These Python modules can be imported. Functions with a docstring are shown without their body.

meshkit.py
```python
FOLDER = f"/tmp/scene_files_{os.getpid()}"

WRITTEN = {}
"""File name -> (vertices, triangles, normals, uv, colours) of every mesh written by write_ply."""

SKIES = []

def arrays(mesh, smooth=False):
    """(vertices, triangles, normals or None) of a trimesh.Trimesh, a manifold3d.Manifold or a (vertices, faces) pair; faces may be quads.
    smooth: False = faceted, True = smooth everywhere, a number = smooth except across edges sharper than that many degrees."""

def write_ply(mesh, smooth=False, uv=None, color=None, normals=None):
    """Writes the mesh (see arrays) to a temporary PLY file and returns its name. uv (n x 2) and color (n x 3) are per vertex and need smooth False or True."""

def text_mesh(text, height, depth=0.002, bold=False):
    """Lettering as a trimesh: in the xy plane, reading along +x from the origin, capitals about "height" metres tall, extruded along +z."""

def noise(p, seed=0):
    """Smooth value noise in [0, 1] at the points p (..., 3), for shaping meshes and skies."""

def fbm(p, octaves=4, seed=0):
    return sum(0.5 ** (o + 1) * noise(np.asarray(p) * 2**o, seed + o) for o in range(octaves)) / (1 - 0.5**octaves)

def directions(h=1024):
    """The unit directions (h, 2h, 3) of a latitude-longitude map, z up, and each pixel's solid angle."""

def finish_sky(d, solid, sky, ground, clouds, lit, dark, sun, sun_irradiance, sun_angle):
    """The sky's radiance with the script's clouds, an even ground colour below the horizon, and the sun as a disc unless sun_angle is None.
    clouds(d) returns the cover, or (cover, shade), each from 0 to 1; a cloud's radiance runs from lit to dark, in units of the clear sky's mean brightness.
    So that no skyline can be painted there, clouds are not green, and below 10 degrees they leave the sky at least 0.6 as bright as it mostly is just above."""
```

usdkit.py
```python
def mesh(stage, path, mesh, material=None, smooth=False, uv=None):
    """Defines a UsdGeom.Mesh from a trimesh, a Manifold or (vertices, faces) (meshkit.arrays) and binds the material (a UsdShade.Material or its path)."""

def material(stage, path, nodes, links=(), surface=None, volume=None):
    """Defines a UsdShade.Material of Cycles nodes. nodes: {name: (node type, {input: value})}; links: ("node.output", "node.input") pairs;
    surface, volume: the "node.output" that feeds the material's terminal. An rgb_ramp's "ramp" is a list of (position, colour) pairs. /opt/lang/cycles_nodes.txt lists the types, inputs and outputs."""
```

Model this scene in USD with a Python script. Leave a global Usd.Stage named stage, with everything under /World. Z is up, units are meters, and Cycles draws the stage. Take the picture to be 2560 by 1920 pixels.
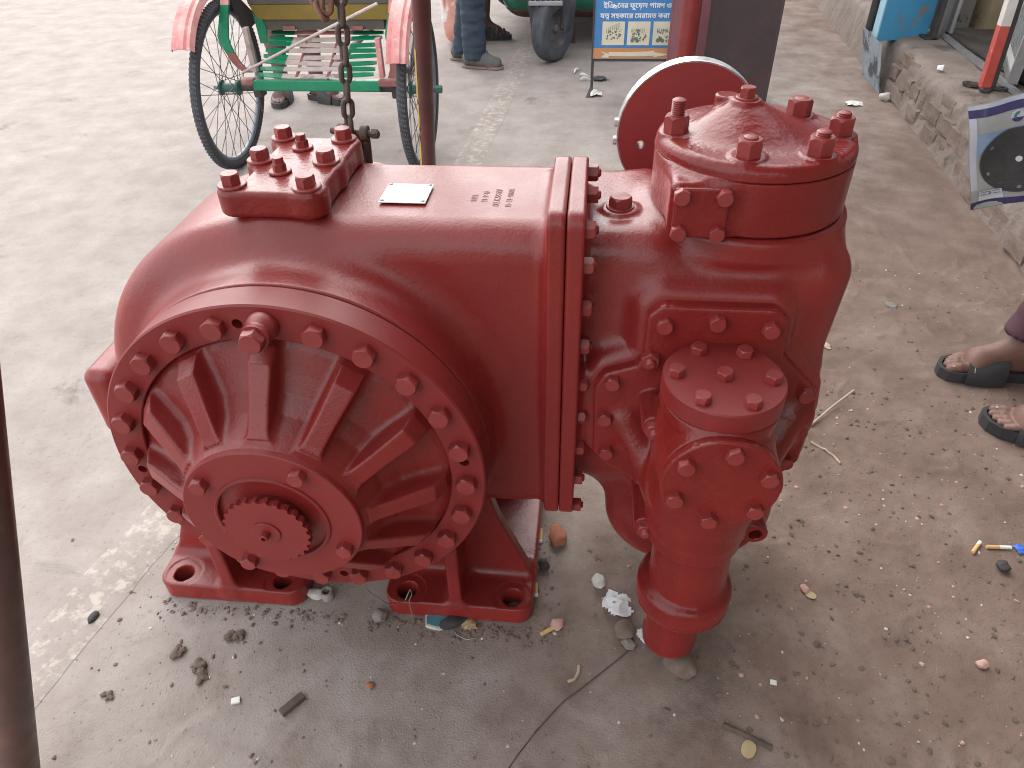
import math, random
import numpy as np, trimesh, manifold3d as m3, usdkit, meshkit
from shapely import Polygon, Point, box as sbox, union_all, affinity
from pxr import Usd, UsdGeom, UsdLux, UsdShade, Gf, Sdf, Vt

stage = Usd.Stage.CreateInMemory()
UsdGeom.SetStageUpAxis(stage, UsdGeom.Tokens.z)
UsdGeom.SetStageMetersPerUnit(stage, 1.0)
UsdGeom.Xform.Define(stage, '/World')
UsdGeom.Scope.Define(stage, '/World/Looks')
rng = np.random.default_rng(7)
PI = math.pi

# ---------------------------------------------------------------- camera, sky, sun, exposure
cam = UsdGeom.Camera.Define(stage, '/World/camera')
R0, U0, F0 = (.99458860, .10158756, -.02175953), (-.04596491, .61810588, .78474987), (-.09317052, .77950310, -.61943052)
CP = (.42403, -.74513, 1.27045)
cam.AddTransformOp().Set(Gf.Matrix4d(*R0, 0, *U0, 0, *[-v for v in F0], 0, *CP, 1))
cam.CreateHorizontalApertureAttr(36.0)
cam.CreateFocalLengthAttr(25.15)
cam.CreateClippingRangeAttr(Gf.Vec2f(.02, 2000))
cam.CreateExposureAttr(EXPOSURE := 1.35)

SUN_AZ, SUN_EL = math.radians(-24), math.radians(40)      # azimuth from +y towards +x
sdir = (math.sin(SUN_AZ) * math.cos(SUN_EL), math.cos(SUN_AZ) * math.cos(SUN_EL), math.sin(SUN_EL))
sun = UsdLux.DistantLight.Define(stage, '/World/sun')
sun.CreateIntensityAttr(.40); sun.CreateAngleAttr(64.0); sun.CreateNormalizeAttr(True); sun.CreateColorAttr(Gf.Vec3f(1, .965, .92))
zz = Gf.Vec3d(*sdir); sun.AddTransformOp().Set(Gf.Matrix4d(Gf.Rotation(Gf.Vec3d(0, 0, 1), zz), Gf.Vec3d(0)))
sky = UsdLux.DomeLight.Define(stage, '/World/sky')
skym = usdkit.material(stage, '/World/Looks/sky_look', {
    'tc': ('texture_coordinate', {}),
    'sky': ('sky_texture', {'sky_type': 'single_scattering', 'sun_disc': False, 'sun_elevation': SUN_EL, 'sun_rotation': math.atan2(sdir[0], sdir[1]), 'air_density': 1.0, 'aerosol_density': 2.0}),
    'n': ('noise_texture', {'scale': 2.2, 'detail': 5, 'roughness': .55}),
    'cov': ('map_range', {'from_min': .25, 'from_max': .6, 'to_min': .72, 'to_max': .97, 'clamp': True}),
    'mix': ('mix_color', {'b': (9.2, 9.3, 9.6), 'use_clamp': False, 'use_clamp_result': False}),
    'bg': ('background_shader', {'strength': .10})},
    [('tc.generated', 'n.vector'), ('n.fac', 'cov.value'), ('cov.result', 'mix.fac'), ('sky.color', 'mix.a'), ('mix.result', 'bg.color')], surface='bg.background')
UsdShade.MaterialBindingAPI.Apply(sky.GetPrim()).Bind(skym)
sky.GetPrim().SetCustomDataByKey('kind', 'structure'); sky.GetPrim().SetCustomDataByKey('label', 'bright overcast sky over the street')
sky.GetPrim().SetCustomDataByKey('category', 'sky')

# ---------------------------------------------------------------- helpers: prims
used = {}
LOC = {}
def numbered(parent, name):
    k = f'{parent}/{name}'
    n = used.get(k, -1) + 1; used[k] = n
    return k if n == 0 else f'{k}_{n:03d}'
def tag(prim, label=None, cat=None, group=None, kind=None):
    prim = prim.GetPrim() if hasattr(prim, 'GetPrim') else prim
    for k, v in (('label', label), ('category', cat), ('group', group), ('kind', kind)):
        if v: prim.SetCustomDataByKey(k, v)
    return prim
def thing(name, label, cat, loc=(0, 0, 0), group=None, kind=None):
    p = numbered('/World', name)
    x = UsdGeom.Xform.Define(stage, p); x.AddTranslateOp().Set(Gf.Vec3d(*map(float, loc)))
    LOC[p] = np.array(loc, float)
    tag(x, label, cat, group, kind)
    return p
def part(parent, name, mesh, mat, smooth=False, label=None, kind=None):
    """one Mesh prim under parent (given in world coordinates); mesh: trimesh, Manifold, (v, f) or (v, f, normals)"""
    p = numbered(parent, name)
    loc = LOC.get(parent, np.zeros(3)); LOC[p] = loc
    if isinstance(mesh, tuple) and len(mesh) == 3:
        v, f, n = mesh
        m = usdkit.mesh(stage, p, (np.asarray(v, float) - loc, f), MAT[mat])
        m.CreateNormalsAttr(Vt.Vec3fArray.FromNumpy(np.asarray(n, np.float32))); m.SetNormalsInterpolation('vertex')
    else:
        v, f, _ = meshkit.arrays(mesh)
        usdkit.mesh(stage, p, trimesh.Trimesh(v - loc, f, process=False), MAT[mat], smooth=smooth)
    tag(stage.GetPrimAtPath(p), label, None, None, kind)
    return p
def solo(name, mesh, mat, label=None, cat=None, group=None, kind=None, smooth=False):
    p = part('/World', name, mesh, mat, smooth)
    tag(stage.GetPrimAtPath(p), label, cat, group, kind)
    return p

# ---------------------------------------------------------------- helpers: materials
MAT = {}
def mat(name, c, c2=None, rough=.5, rough2=None, metal=0., scale=6., bump=.0, bscale=90., dist=.002, spec=.5, wear=None, wear_at=.62, wear_scale=9., wear_rough=.7, sss=0., coat=0., bump2=0., bscale2=14., trans=0.):
    c2 = c2 or c; rough2 = rough if rough2 is None else rough2
    N = {'g': ('geometry', {}),
         'n1': ('noise_texture', {'scale': scale, 'detail': 5, 'roughness': .6}),
         'r1': ('rgb_ramp', {'ramp': [(.3, c), (.7, c2)]}),
         'n2': ('noise_texture', {'scale': scale * 2.3, 'detail': 4}),
         'rr': ('map_range', {'from_min': .3, 'from_max': .7, 'to_min': rough, 'to_max': rough2, 'clamp': True}),
         'p': ('principled_bsdf', {'metallic': metal, 'specular_ior_level': spec, 'coat_weight': coat, 'coat_roughness': .14, 'transmission_weight': trans})}
    L = [('g.position', 'n1.vector'), ('g.position', 'n2.vector'), ('n1.fac', 'r1.fac'), ('n2.fac', 'rr.value')]
    col, ro = 'r1.color', 'rr.result'
    if wear is not None:
        N['nw'] = ('noise_texture', {'scale': wear_scale, 'detail': 8, 'roughness': .68})
        N['mw'] = ('map_range', {'from_min': wear_at, 'from_max': wear_at + .05, 'to_min': 0, 'to_max': 1, 'clamp': True})
        N['mc'] = ('mix_color', {'b': wear})
        N['mr'] = ('mix_float', {'b': wear_rough})
        L += [('g.position', 'nw.vector'), ('nw.fac', 'mw.value'), ('mw.result', 'mc.fac'), (col, 'mc.a'), ('mw.result', 'mr.fac'), (ro, 'mr.a')]
        col, ro = 'mc.result', 'mr.result'
    L += [(col, 'p.base_color'), (ro, 'p.roughness')]
    if sss: N['p'][1].update({'subsurface_weight': sss, 'subsurface_scale': .01})
    nm = None
    if bump:
        N['nb'] = ('noise_texture', {'scale': bscale, 'detail': 4, 'roughness': .6})
        N['b'] = ('bump', {'strength': bump, 'distance': dist})
        L += [('g.position', 'nb.vector'), ('nb.fac', 'b.height')]; nm = 'b.normal'
    if bump2:
        N['nb2'] = ('noise_texture', {'scale': bscale2, 'detail': 3})
        N['b2'] = ('bump', {'strength': bump2, 'distance': dist * 3})
        L += [('g.position', 'nb2.vector'), ('nb2.fac', 'b2.height')]
        if nm: L.append((nm, 'b2.normal'))
        nm = 'b2.normal'
    if nm: L.append((nm, 'p.normal'))
    MAT[name] = usdkit.material(stage, f'/World/Looks/{name}', N, L, surface='p.BSDF')

RED, RED2 = (.140, .0125, .0110), (.172, .0175, .0150)
mat('red_cast', RED, RED2, .27, .38, spec=.45, scale=5, bump=.35, bscale=210, dist=.0016, bump2=.22, bscale2=28)
mat('red_smooth', (.140, .0130, .0115), (.165, .0170, .0150), .38, .48, spec=.4, scale=6, bump=.10, bscale=260, dist=.001)
mat('red_gloss', (.122, .0100, .0085), (.155, .0145, .0122), .22, .34, spec=.38, scale=7, bump=.30, bscale=120, dist=.002, bump2=.3, bscale2=30)
mat('red_foot', (.15, .0165, .0150), (.195, .032, .029), .28, .5, scale=9, bump=.4, bscale=150, dist=.0018, bump2=.25, bscale2=30, wear=(.20, .13, .11), wear_at=.60, wear_scale=14)
mat('bolt_red', (.150, .0160, .0140), (.200, .028, .0245), .34, .46, scale=30, bump=.15, bscale=300, dist=.001)
mat('red_disc', (.17, .018, .018), (.21, .024, .022), .42, .5, scale=6, bump=.1, bscale=200)
mat('hole_dark', (.02, .018, .018), None, .7)
mat('steel_rim', (.62, .62, .63), (.5, .5, .5), .30, .45, metal=1., scale=40, bump=.2, bscale=300)
mat('steel_bare', (.32, .30, .29), (.42, .38, .36), .45, .6, metal=.6, scale=60, bump=.3, bscale=300)
mat('plate_alu', (.80, .80, .80), (.74, .74, .73), .42, .5, metal=.35, scale=40)
mat('stamp', (.160, .015, .013), None, .32)
mat('joint_dark', (.05, .012, .012), None, .8)

# ---------------------------------------------------------------- helpers: signed distance fields -> smooth cast surfaces
def smin(a, b, k):
    if k <= 0: return np.minimum(a, b)
    h = np.clip(.5 + .5 * (b - a) / k, 0, 1)
    return b + (a - b) * h - k * h * (1 - h)
def smax(a, b, k): return -smin(-a, -b, k)
def union(k, *d):
    o = d[0]
    for x in d[1:]: o = smin(o, x, k)
    return o
def d_box(p, lo, hi, r=.004):
    lo, hi = np.asarray(lo, np.float32), np.asarray(hi, np.float32)
    q = np.abs(p - (lo + hi) / 2) - (hi - lo) / 2 + r
    return np.sqrt((np.maximum(q, 0) ** 2).sum(1)) + np.minimum(q.max(1), 0) - r
def d_cyl(p, c, ax, rad, lo, hi, r=.003):
    """cylinder about axis ax through c, from lo to hi along it"""
    i, j = [k for k in range(3) if k != ax]
    a = np.hypot(p[:, i] - c[0], p[:, j] - c[1]) - rad + r
    b = np.abs(p[:, ax] - (lo + hi) / 2) - (hi - lo) / 2 + r
    return np.hypot(np.maximum(a, 0), np.maximum(b, 0)) + np.minimum(np.maximum(a, b), 0) - r
def d_cap(p, a, b, ra, rb=None):
    rb = ra if rb is None else rb
    a, b = np.asarray(a, np.float32), np.asarray(b, np.float32)
    ba = b - a; t = np.clip(((p - a) @ ba) / max(ba @ ba, 1e-12), 0, 1)
    return np.sqrt((((p - a) - t[:, None] * ba) ** 2).sum(1)) - (ra + (rb - ra) * t)
def d_ell(p, c, r):
    r = np.asarray(r, np.float32); q = (p - np.asarray(c, np.float32)) / r
    k = np.sqrt((q ** 2).sum(1)); return (k - 1) * r.min() * .5 + (k - 1) * .5 * r.mean()
def d_ext(d2, t, lo, hi, r):
    """2-D distance d2 extruded along t from lo to hi with rounded edges r"""
    a = d2 + r; b = np.abs(t - (lo + hi) / 2) - (hi - lo) / 2 + r
    return np.hypot(np.maximum(a, 0), np.maximum(b, 0)) + np.minimum(np.maximum(a, b), 0) - r
def d_hull2(x, y, pts, k=.0):
    """convex polygon (counter-clockwise) as the smooth maximum of its half planes"""
    d = None
    for (x0, y0), (x1, y1) in zip(pts, pts[1:] + pts[:1]):
        L = math.hypot(x1 - x0, y1 - y0); e = ((y1 - y0) * (x - x0) - (x1 - x0) * (y - y0)) / L
        d = e if d is None else smax(d, e, k)
    return d
def d_poly(x, y, pts):
    """exact distance to any simple polygon"""
    d = np.full(len(x), 1e9, np.float32); s = np.ones(len(x), np.float32); n = len(pts)
    for i in range(n):
        ax, ay = pts[i]; bx, by = pts[i - 1]
        ex, ey = bx - ax, by - ay; wx, wy = x - ax, y - ay
        t = np.clip((wx * ex + wy * ey) / (ex * ex + ey * ey), 0, 1)
        d = np.minimum(d, (wx - ex * t) ** 2 + (wy - ey * t) ** 2)
        c1, c2, c3 = y >= ay, y < by, ex * wy > ey * wx
        s = np.where((c1 & c2 & c3) | (~c1 & ~c2 & ~c3), -s, s)
    return s * np.sqrt(d)
def rot_about(p, c, ax, deg):
    """points p turned by -deg about the axis ax through c (so that a shape written unturned comes out turned by deg)"""
    a = math.radians(-deg); i, j = [(1, 2), (2, 0), (0, 1)][ax]
    q = p.copy(); x, y = p[:, i] - c[i], p[:, j] - c[j]
    q[:, i] = c[i] + x * math.cos(a) - y * math.sin(a); q[:, j] = c[j] + x * math.sin(a) + y * math.cos(a)
    return q

def surf(f, lo, hi, res, keep=None):
    """smooth mesh (vertices, triangles, normals) of f = 0 by surface nets, evaluated only near the surface"""
    lo = np.asarray(lo, float); n = np.ceil((np.asarray(hi, float) - lo) / res).astype(int) + 1
    s = 6; nb = (n + s - 1) // s; n = nb * s + 1
    F = lambda P: f(P.astype(np.float32))
    ax = [lo[k] + (np.arange(nb[k]) + .5) * s * res for k in range(3)]
    C = np.stack(np.meshgrid(*ax, indexing='ij'), -1).reshape(-1, 3)
    dc = F(C).reshape(nb)
    act = np.abs(dc) < s * res * 1.25
    D = np.repeat(np.repeat(np.repeat(np.where(dc < 0, -1., 1.).astype(np.float32), s, 0), s, 1), s, 2)
    D = np.pad(D, ((0, 1),) * 3, mode='edge')
    a = np.repeat(np.repeat(np.repeat(act, s, 0), s, 1), s, 2); a = np.pad(a, ((0, 1),) * 3)
    for k in range(3): a |= np.roll(a, 1, k)
    I = np.argwhere(a)
    D[a] = np.concatenate([F(lo + I[i:i + 400000] * res) for i in range(0, len(I), 400000)])
    S = D < 0
    corners = [(i, j, k) for i in (0, 1) for j in (0, 1) for k in (0, 1)]
    m = [n[k] - 1 for k in range(3)]
    cnt = sum(S[i:i + m[0], j:j + m[1], k:k + m[2]].astype(np.int8) for i, j, k in corners)
    cells = np.argwhere((cnt > 0) & (cnt < 8)); idx = np.full(m, -1, np.int64); idx[tuple(cells.T)] = np.arange(len(cells))
    val = np.stack([D[cells[:, 0] + i, cells[:, 1] + j, cells[:, 2] + k] for i, j, k in corners], 1)
    acc = np.zeros((len(cells), 3)); num = np.zeros(len(cells))
    for e, (c, d) in enumerate([(x, y) for x in range(8) for y in range(x + 1, 8) if sum(abs(p - q) for p, q in zip(corners[x], corners[y])) == 1]):
        va, vb = val[:, c], val[:, d]; cr = (va < 0) != (vb < 0)
        t = np.where(cr, va / np.where(cr, va - vb, 1), 0)
        acc += np.where(cr[:, None], np.array(corners[c]) + t[:, None] * (np.array(corners[d]) - np.array(corners[c])), 0); num += cr
    v = lo + (cells + acc / num[:, None]) * res
    faces = []
    for k in range(3):
        i, j = (k + 1) % 3, (k + 2) % 3
        sl = [slice(0, n[q]) for q in range(3)]; sl[k] = slice(0, n[k] - 1); s2 = list(sl); s2[k] = slice(1, n[k])
        A, B = S[tuple(sl)], S[tuple(s2)]
        E = np.argwhere(A != B); E = E[(E[:, i] > 0) & (E[:, j] > 0) & (E[:, i] < m[i]) & (E[:, j] < m[j])]
        if not len(E): continue
        di = np.zeros(3, int); di[i] = 1; dj = np.zeros(3, int); dj[j] = 1
        q = np.stack([idx[tuple((E - o).T)] for o in (di + dj, dj, 0 * di, di)], 1)
        flip = ~A[tuple(E.T)]; q[flip] = q[flip][:, ::-1]
        faces.append(q)
    q = np.concatenate(faces); q = q[(q >= 0).all(1)]
    def grad(P, e):
        g = np.stack([F(P + np.eye(3)[k] * e) - F(P - np.eye(3)[k] * e) for k in range(3)], 1) / (2 * e)
        return g
    for _ in range(2):
        g = grad(v, res * .4); d = F(v); st = -d[:, None] * g / np.maximum((g ** 2).sum(1), .25)[:, None]
        v = v + np.clip(st, -res * .6, res * .6)
    g = grad(v, res * .5); nrm = g / np.maximum(np.linalg.norm(g, axis=1, keepdims=True), 1e-9)
    t = np.vstack([q[:, [0, 1, 2]], q[:, [0, 2, 3]]])
    fn = np.cross(v[t[:, 1]] - v[t[:, 0]], v[t[:, 2]] - v[t[:, 0]])
    ok = (fn ** 2).sum(1) > 1e-18
    return v, t[ok], nrm

# ---------------------------------------------------------------- helpers: solids
def lathe(prof, seg=96):
    """profile of (r, z) points turned about z, closed at the axis"""
    return trimesh.creation.revolve(np.array(prof, float), sections=seg)
AXR = {'+z': np.eye(3), '-z': np.diag([1., -1, -1]), '+x': np.array([[0, 0, 1.], [0, 1, 0], [-1, 0, 0]]), '-x': np.array([[0, 0, -1.], [0, 1, 0], [1, 0, 0]]),
       '-y': np.array([[1., 0, 0], [0, 0, -1], [0, 1, 0]]), '+y': np.array([[1., 0, 0], [0, 0, 1], [0, -1, 0]])}
def place(mesh, pos, ax='+z', spin=0., tilt=None):
    v, f, _ = meshkit.arrays(mesh); a = math.radians(spin)
    v = v @ np.array([[math.cos(a), math.sin(a), 0], [-math.sin(a), math.cos(a), 0], [0, 0, 1]])
    Rm = AXR[ax] if isinstance(ax, str) else align(ax)
    v = v @ Rm.T
    return trimesh.Trimesh(v + np.asarray(pos, float), f, process=False)
def align(d):
    d = np.asarray(d, float); d = d / np.linalg.norm(d)
    h = np.array([0, 0, 1.]) if abs(d[2]) < .9 else np.array([1., 0, 0])
    x = np.cross(h, d); x /= np.linalg.norm(x); return np.stack([x, np.cross(d, x), d], 1)
def cat(*m): return trimesh.util.concatenate([trimesh.Trimesh(*meshkit.arrays(x)[:2], process=False) for x in m])
def boxm(lo, hi): return trimesh.creation.box(bounds=[lo, hi])
def rbox(lo, hi, r=.004, seg=8):
    lo, hi = np.asarray(lo, float), np.asarray(hi, float); r = min(r, (hi - lo).min() / 2 * .98)
    s = m3.Manifold.sphere(r, seg)
    pts = [s.translate([(lo[0] + r, hi[0] - r)[i], (lo[1] + r, hi[1] - r)[j], (lo[2] + r, hi[2] - r)[k]]) for i in (0, 1) for j in (0, 1) for k in (0, 1)]
    return m3.Manifold.batch_hull(pts)
def tube(pts, r, seg=10, closed=False):
    """round bar along a polyline; r may be a list"""
    P = np.asarray(pts, float); n = len(P); r = np.broadcast_to(np.asarray(r, float), n)
    T = np.gradient(P, axis=0) if not closed else np.roll(P, -1, 0) - np.roll(P, 1, 0)
    T /= np.linalg.norm(T, axis=1, keepdims=True)
    h = np.array([0, 0, 1.]) if abs(T[0][2]) < .9 else np.array([1., 0, 0])
    u = np.cross(h, T[0]); u /= np.linalg.norm(u); V = []
    an = np.arange(seg) / seg * 2 * PI
    for i in range(n):
        u = u - (u @ T[i]) * T[i]; u /= np.linalg.norm(u); w = np.cross(T[i], u)
        V.append(P[i] + r[i] * (np.cos(an)[:, None] * u + np.sin(an)[:, None] * w))
    V = np.concatenate(V); F = []
    for i in range(n if closed else n - 1):
        a, b = i * seg, ((i + 1) % n) * seg
        for k in range(seg):
            l = (k + 1) % seg; F += [[a + k, a + l, b + l], [a + k, b + l, b + k]]
    if not closed:
        V = np.vstack([V, P[0], P[-1]]); c0, c1 = len(V) - 2, len(V) - 1
        for k in range(seg):
            l = (k + 1) % seg; F += [[c0, l, k], [c1, (n - 1) * seg + k, (n - 1) * seg + l]]
    return trimesh.Trimesh(V, F, process=False)
def extrude(poly, h): return trimesh.creation.extrude_polygon(poly, h, engine='earcut')
def hexhead(af, h, chamf=.16, cup=False):
    """hexagon head from z = 0 to h with the turned chamfer on top"""
    ac = af / math.sqrt(3)
    hx = m3.Manifold.cylinder(h, ac, ac, 6)
    cone = m3.Manifold.revolve(m3.CrossSection([[(0, 0), (ac * 1.02, 0), (ac * 1.02, h - af * chamf), (af * .475, h), (0, h)]]), 36)
    return hx ^ cone
HEX = {}
def hexbolt(parent, name, pos, ax, af=.030, h=.013, spin=0., m='bolt_red', washer=0., stud=0., srad=None, domed=False):
    ms = []
    z0 = 0.
    if washer:
        w = lathe([(0, 0), (washer, 0), (washer, .0025), (washer - .0012, .0035), (0, .0035)], 28); ms.append(w); z0 = .0035
    k = (round(af, 4), round(h, 4))
    if k not in HEX: HEX[k] = trimesh.Trimesh(*meshkit.arrays(hexhead(af, h))[:2], process=False)
    hh = HEX[k].copy(); hh.vertices = hh.vertices + [0, 0, z0]; ms.append(hh)
    if stud:
        r = srad or af * .30; t = stud; p = [(0, z0 + h - .001), (r, z0 + h - .001)]
        zc = z0 + h
        while zc < z0 + h + t - .004: p += [(r, zc), (r * .86, zc + .0014), (r, zc + .0028)]; zc += .0028
        p += [(r * .95, z0 + h + t - .002), (r * .6, z0 + h + t), (0, z0 + h + t)]
        ms.append(lathe(p, 18))
    return part(parent, name, place(cat(*ms), pos, ax, spin), m, smooth=32)
# ---------------------------------------------------------------- the compressor: a big red painted reciprocating machine on two feet
CZ = .4966
comp = thing('compressor', 'large red painted cast iron compressor with bolted round cover', 'compressor', (0, .28, 0))
WEBR = [(.055, .035), (.346, .035), (.338, .06), (.283, .205), (.25, .33), (.09, .33), (.055, .2)]
WEBL = [(-.055 - .07, .035), (-.12, .2), (-.16, .33), (-.33, .33), (-.36, .21), (-.418, .06), (-.422, .035)]
def f_housing(p):
    x, y, z = p[:, 0], p[:, 1], p[:, 2]
    circ = np.hypot(x + .036, z - CZ) - .335
    hull = d_hull2(x, z, [(-.05, .45), (.17, .203), (.352, .279), (.415, .279), (.415, .833), (-.04, .8316)], .015)
    body = smax(d_ext(smin(circ, hull, .03), y, .131, .50, .050), y - .388, .028)
    ring = d_cyl(p, (0, CZ), 1, .291, .0535, .30, .003)
    d = smin(body, ring, .05)
    ring2 = d_cyl(p, (0, CZ), 1, .291, .30, .50, .003); d = smin(d, ring2, .05)
    d = smin(d, d_ext(d_box(np.stack([0 * x, y, z], 1), (-1, .116, .288), (1, .345, .866), .022), x, .372, .3972, .004), .022)
    d = smin(d, d_box(p, (-.080, .150, .74), (.056, .368, .8345), .018), .012)
    for pad, web, rib in (((.052, .352), WEBR, (.187, .213)), ((-.428, -.118), WEBL, (-.285, -.257))):
        ft = d_ext(d_box(np.stack([x, y, 0 * z], 1), (pad[0], .079, -1), (pad[1], .485, 1), .032), z, .0, .046, .006)
        w = d_ext(d_poly(x, z, web), y, .168, .196, .004)
        w2 = d_ext(d_poly(x, z, web), y, .43, .458, .004)
        rb = d_box(p, (rib[0], .083, .02), (rib[1], .48, .30), .005)
        d = smin(d, smin(ft, smin(smin(w, w2, .01), rb, .022), .024), .02)
    lb = d_box(p, (-.425, .205, .330), (-.32, .385, .490), .026)
    d = smin(d, lb, .02)
    for hx in (.096, .311, -.166, -.381):
        for hy in (.110, .452):
            d = smax(d, -d_cyl(p, (hx, hy), 2, .0195, -.1, .09, .001), .002)
            d = smax(d, -d_cyl(p, (hx, hy), 2, .037, .0445, .075, .001), .002)
    return d
part(comp, 'housing', surf(f_housing, (-.46, .03, -.01), (.43, .52, .90), .0042), 'red_cast')
# joint lines are real grooves; the two feet are part of the casting

def f_cover_left(p):
    a = d_box(p, (-.490, .200, .345), (-.4275, .385, .495), .024)
    b = d_box(p, (-.465, .205, .30), (-.424, .30, .37), .014)
    return smin(a, b, .03)
part(comp, 'side_cover', surf(f_cover_left, (-.53, .17, .25), (-.39, .43, .55), .004), 'red_cast')

# the round end cover: outer ring, dished centre with twelve ribs, hub
def ring_y(prof, seg=160):
    """profile of (r, y) about the shaft axis"""
    m = trimesh.creation.revolve(np.array([(r, -y) for r, y in prof], float), sections=seg)
    return place(m, (0, 0, CZ), '-y')
ring = ring_y([(.2385, .030), (.2385, .0015), (.240, 0.0), (.2885, 0.0), (.291, .0028), (.291, .0475), (.2895, .049), (.286, .0495), (.286, .056), (.2385, .056), (.2385, .03)])
ringm = trimesh.Trimesh(ring.vertices, ring.faces); ringm.merge_vertices()
if ringm.volume < 0: ringm.invert()
rm = m3.Manifold(m3.Mesh(np.asarray(ringm.vertices, np.float32), np.asarray(ringm.faces, np.uint32)))
BR = .2625
if rm.volume() > 0:
    for a in (95.8, 6.5, 185.7, 276.2):
        t = math.radians(a); rm = rm - m3.Manifold.cylinder(.036, .0075, .0075, 20, True).rotate([90, 0, 0]).translate([BR * math.cos(t), 0, CZ + BR * math.sin(t)])
    ring = rm
cover = part(comp, 'cover_ring', ring, 'red_smooth', smooth=30)
def f_dish(p):
    x, y, z = p[:, 0], p[:, 1], p[:, 2] - CZ
    r = np.hypot(x, z)
    prof = [(0, .06), (0, -.098), (.126, -.098), (.133, -.078), (.147, -.046), (.168, -.024), (.195, -.009), (.225, .004), (.2372, .012), (.2372, .06)]
    d = d_poly(r, y, prof) - .002
    rot = np.arctan2(z, x)
    k = math.radians(30.); a0 = math.radians(88.5)
    th = (rot - a0 + k / 2) % k - k / 2
    u, w = r * np.cos(th), r * np.sin(th)
    rib = d_poly(u, y, [(.12, .03), (.12, -.095), (.1375, -.085), (.221, -.034), (.2335, -.008), (.236, .03)])
    wid = np.abs(w) - .0142 - np.clip((y + .06) * .08, 0, .01)
    rb = smax(rib, wid, .004)
    hubcut = r - .1385
    rb = np.maximum(rb, -hubcut)
    return smin(d, rb, .012)
part(comp, 'dished_cover', surf(f_dish, (-.25, -.12, CZ - .25), (.25, .05, CZ + .25), .0034), 'red_cast')
hub = part(comp, 'hub_plate', ring_y([(.0, -.080), (.078, -.080), (.078, -.104), (.0785, -.1085), (.081, -.1095), (.0835, -.1085), (.0845, -.106), (.1275, -.106), (.129, -.1045), (.129, -.0935), (.12, -.0935), (0, -.0935)], 128), 'red_smooth', smooth=30)
# sprocket on the shaft end
teeth = Point(0, 0).buffer(.0622, 96)
for k in range(26):
    a = 2 * PI * (k + .3) / 26
    teeth = teeth.difference(Point(.0628 * math.cos(a), .0628 * math.sin(a)).buffer(.0047, 8))
part(comp, 'sprocket', place(extrude(teeth, .010), (0, -.1195, CZ), '-y'), 'red_smooth', smooth=25)
part(comp, 'shaft_end', ring_y([(0, -.128), (.0195, -.128), (.0205, -.1310), (.0195, -.1318), (.0065, -.1318), (.0062, -.1415), (.0052, -.1425), (.0035, -.1425), (.0033, -.137), (0, -.137)], 40), 'red_smooth', smooth=30)
part(comp, 'shaft', ring_y([(0, -.07), (.045, -.07), (.045, -.1195), (0, -.1195)], 48), 'red_gloss', smooth=30)
for k in range(24):
    a = 87.8 + 15 * (k if k < 13 else k) - .0
    if k == 0: continue
    t = math.radians(a)
    hexbolt(comp, 'cover_bolt', (BR * math.cos(t), 0, CZ + BR * math.sin(t)), '-y', .0285, .0148, spin=rng.uniform(0, 60))
for a in (143, 59, -27, -121):
    t = math.radians(a); hexbolt(comp, 'hub_bolt', (.110 * math.cos(t), -.106, CZ + .110 * math.sin(t)), '-y', .022, .0125, spin=rng.uniform(0, 60))
t = math.radians(87.8)
px, pz = BR * math.cos(t), CZ + BR * math.sin(t)
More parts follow.
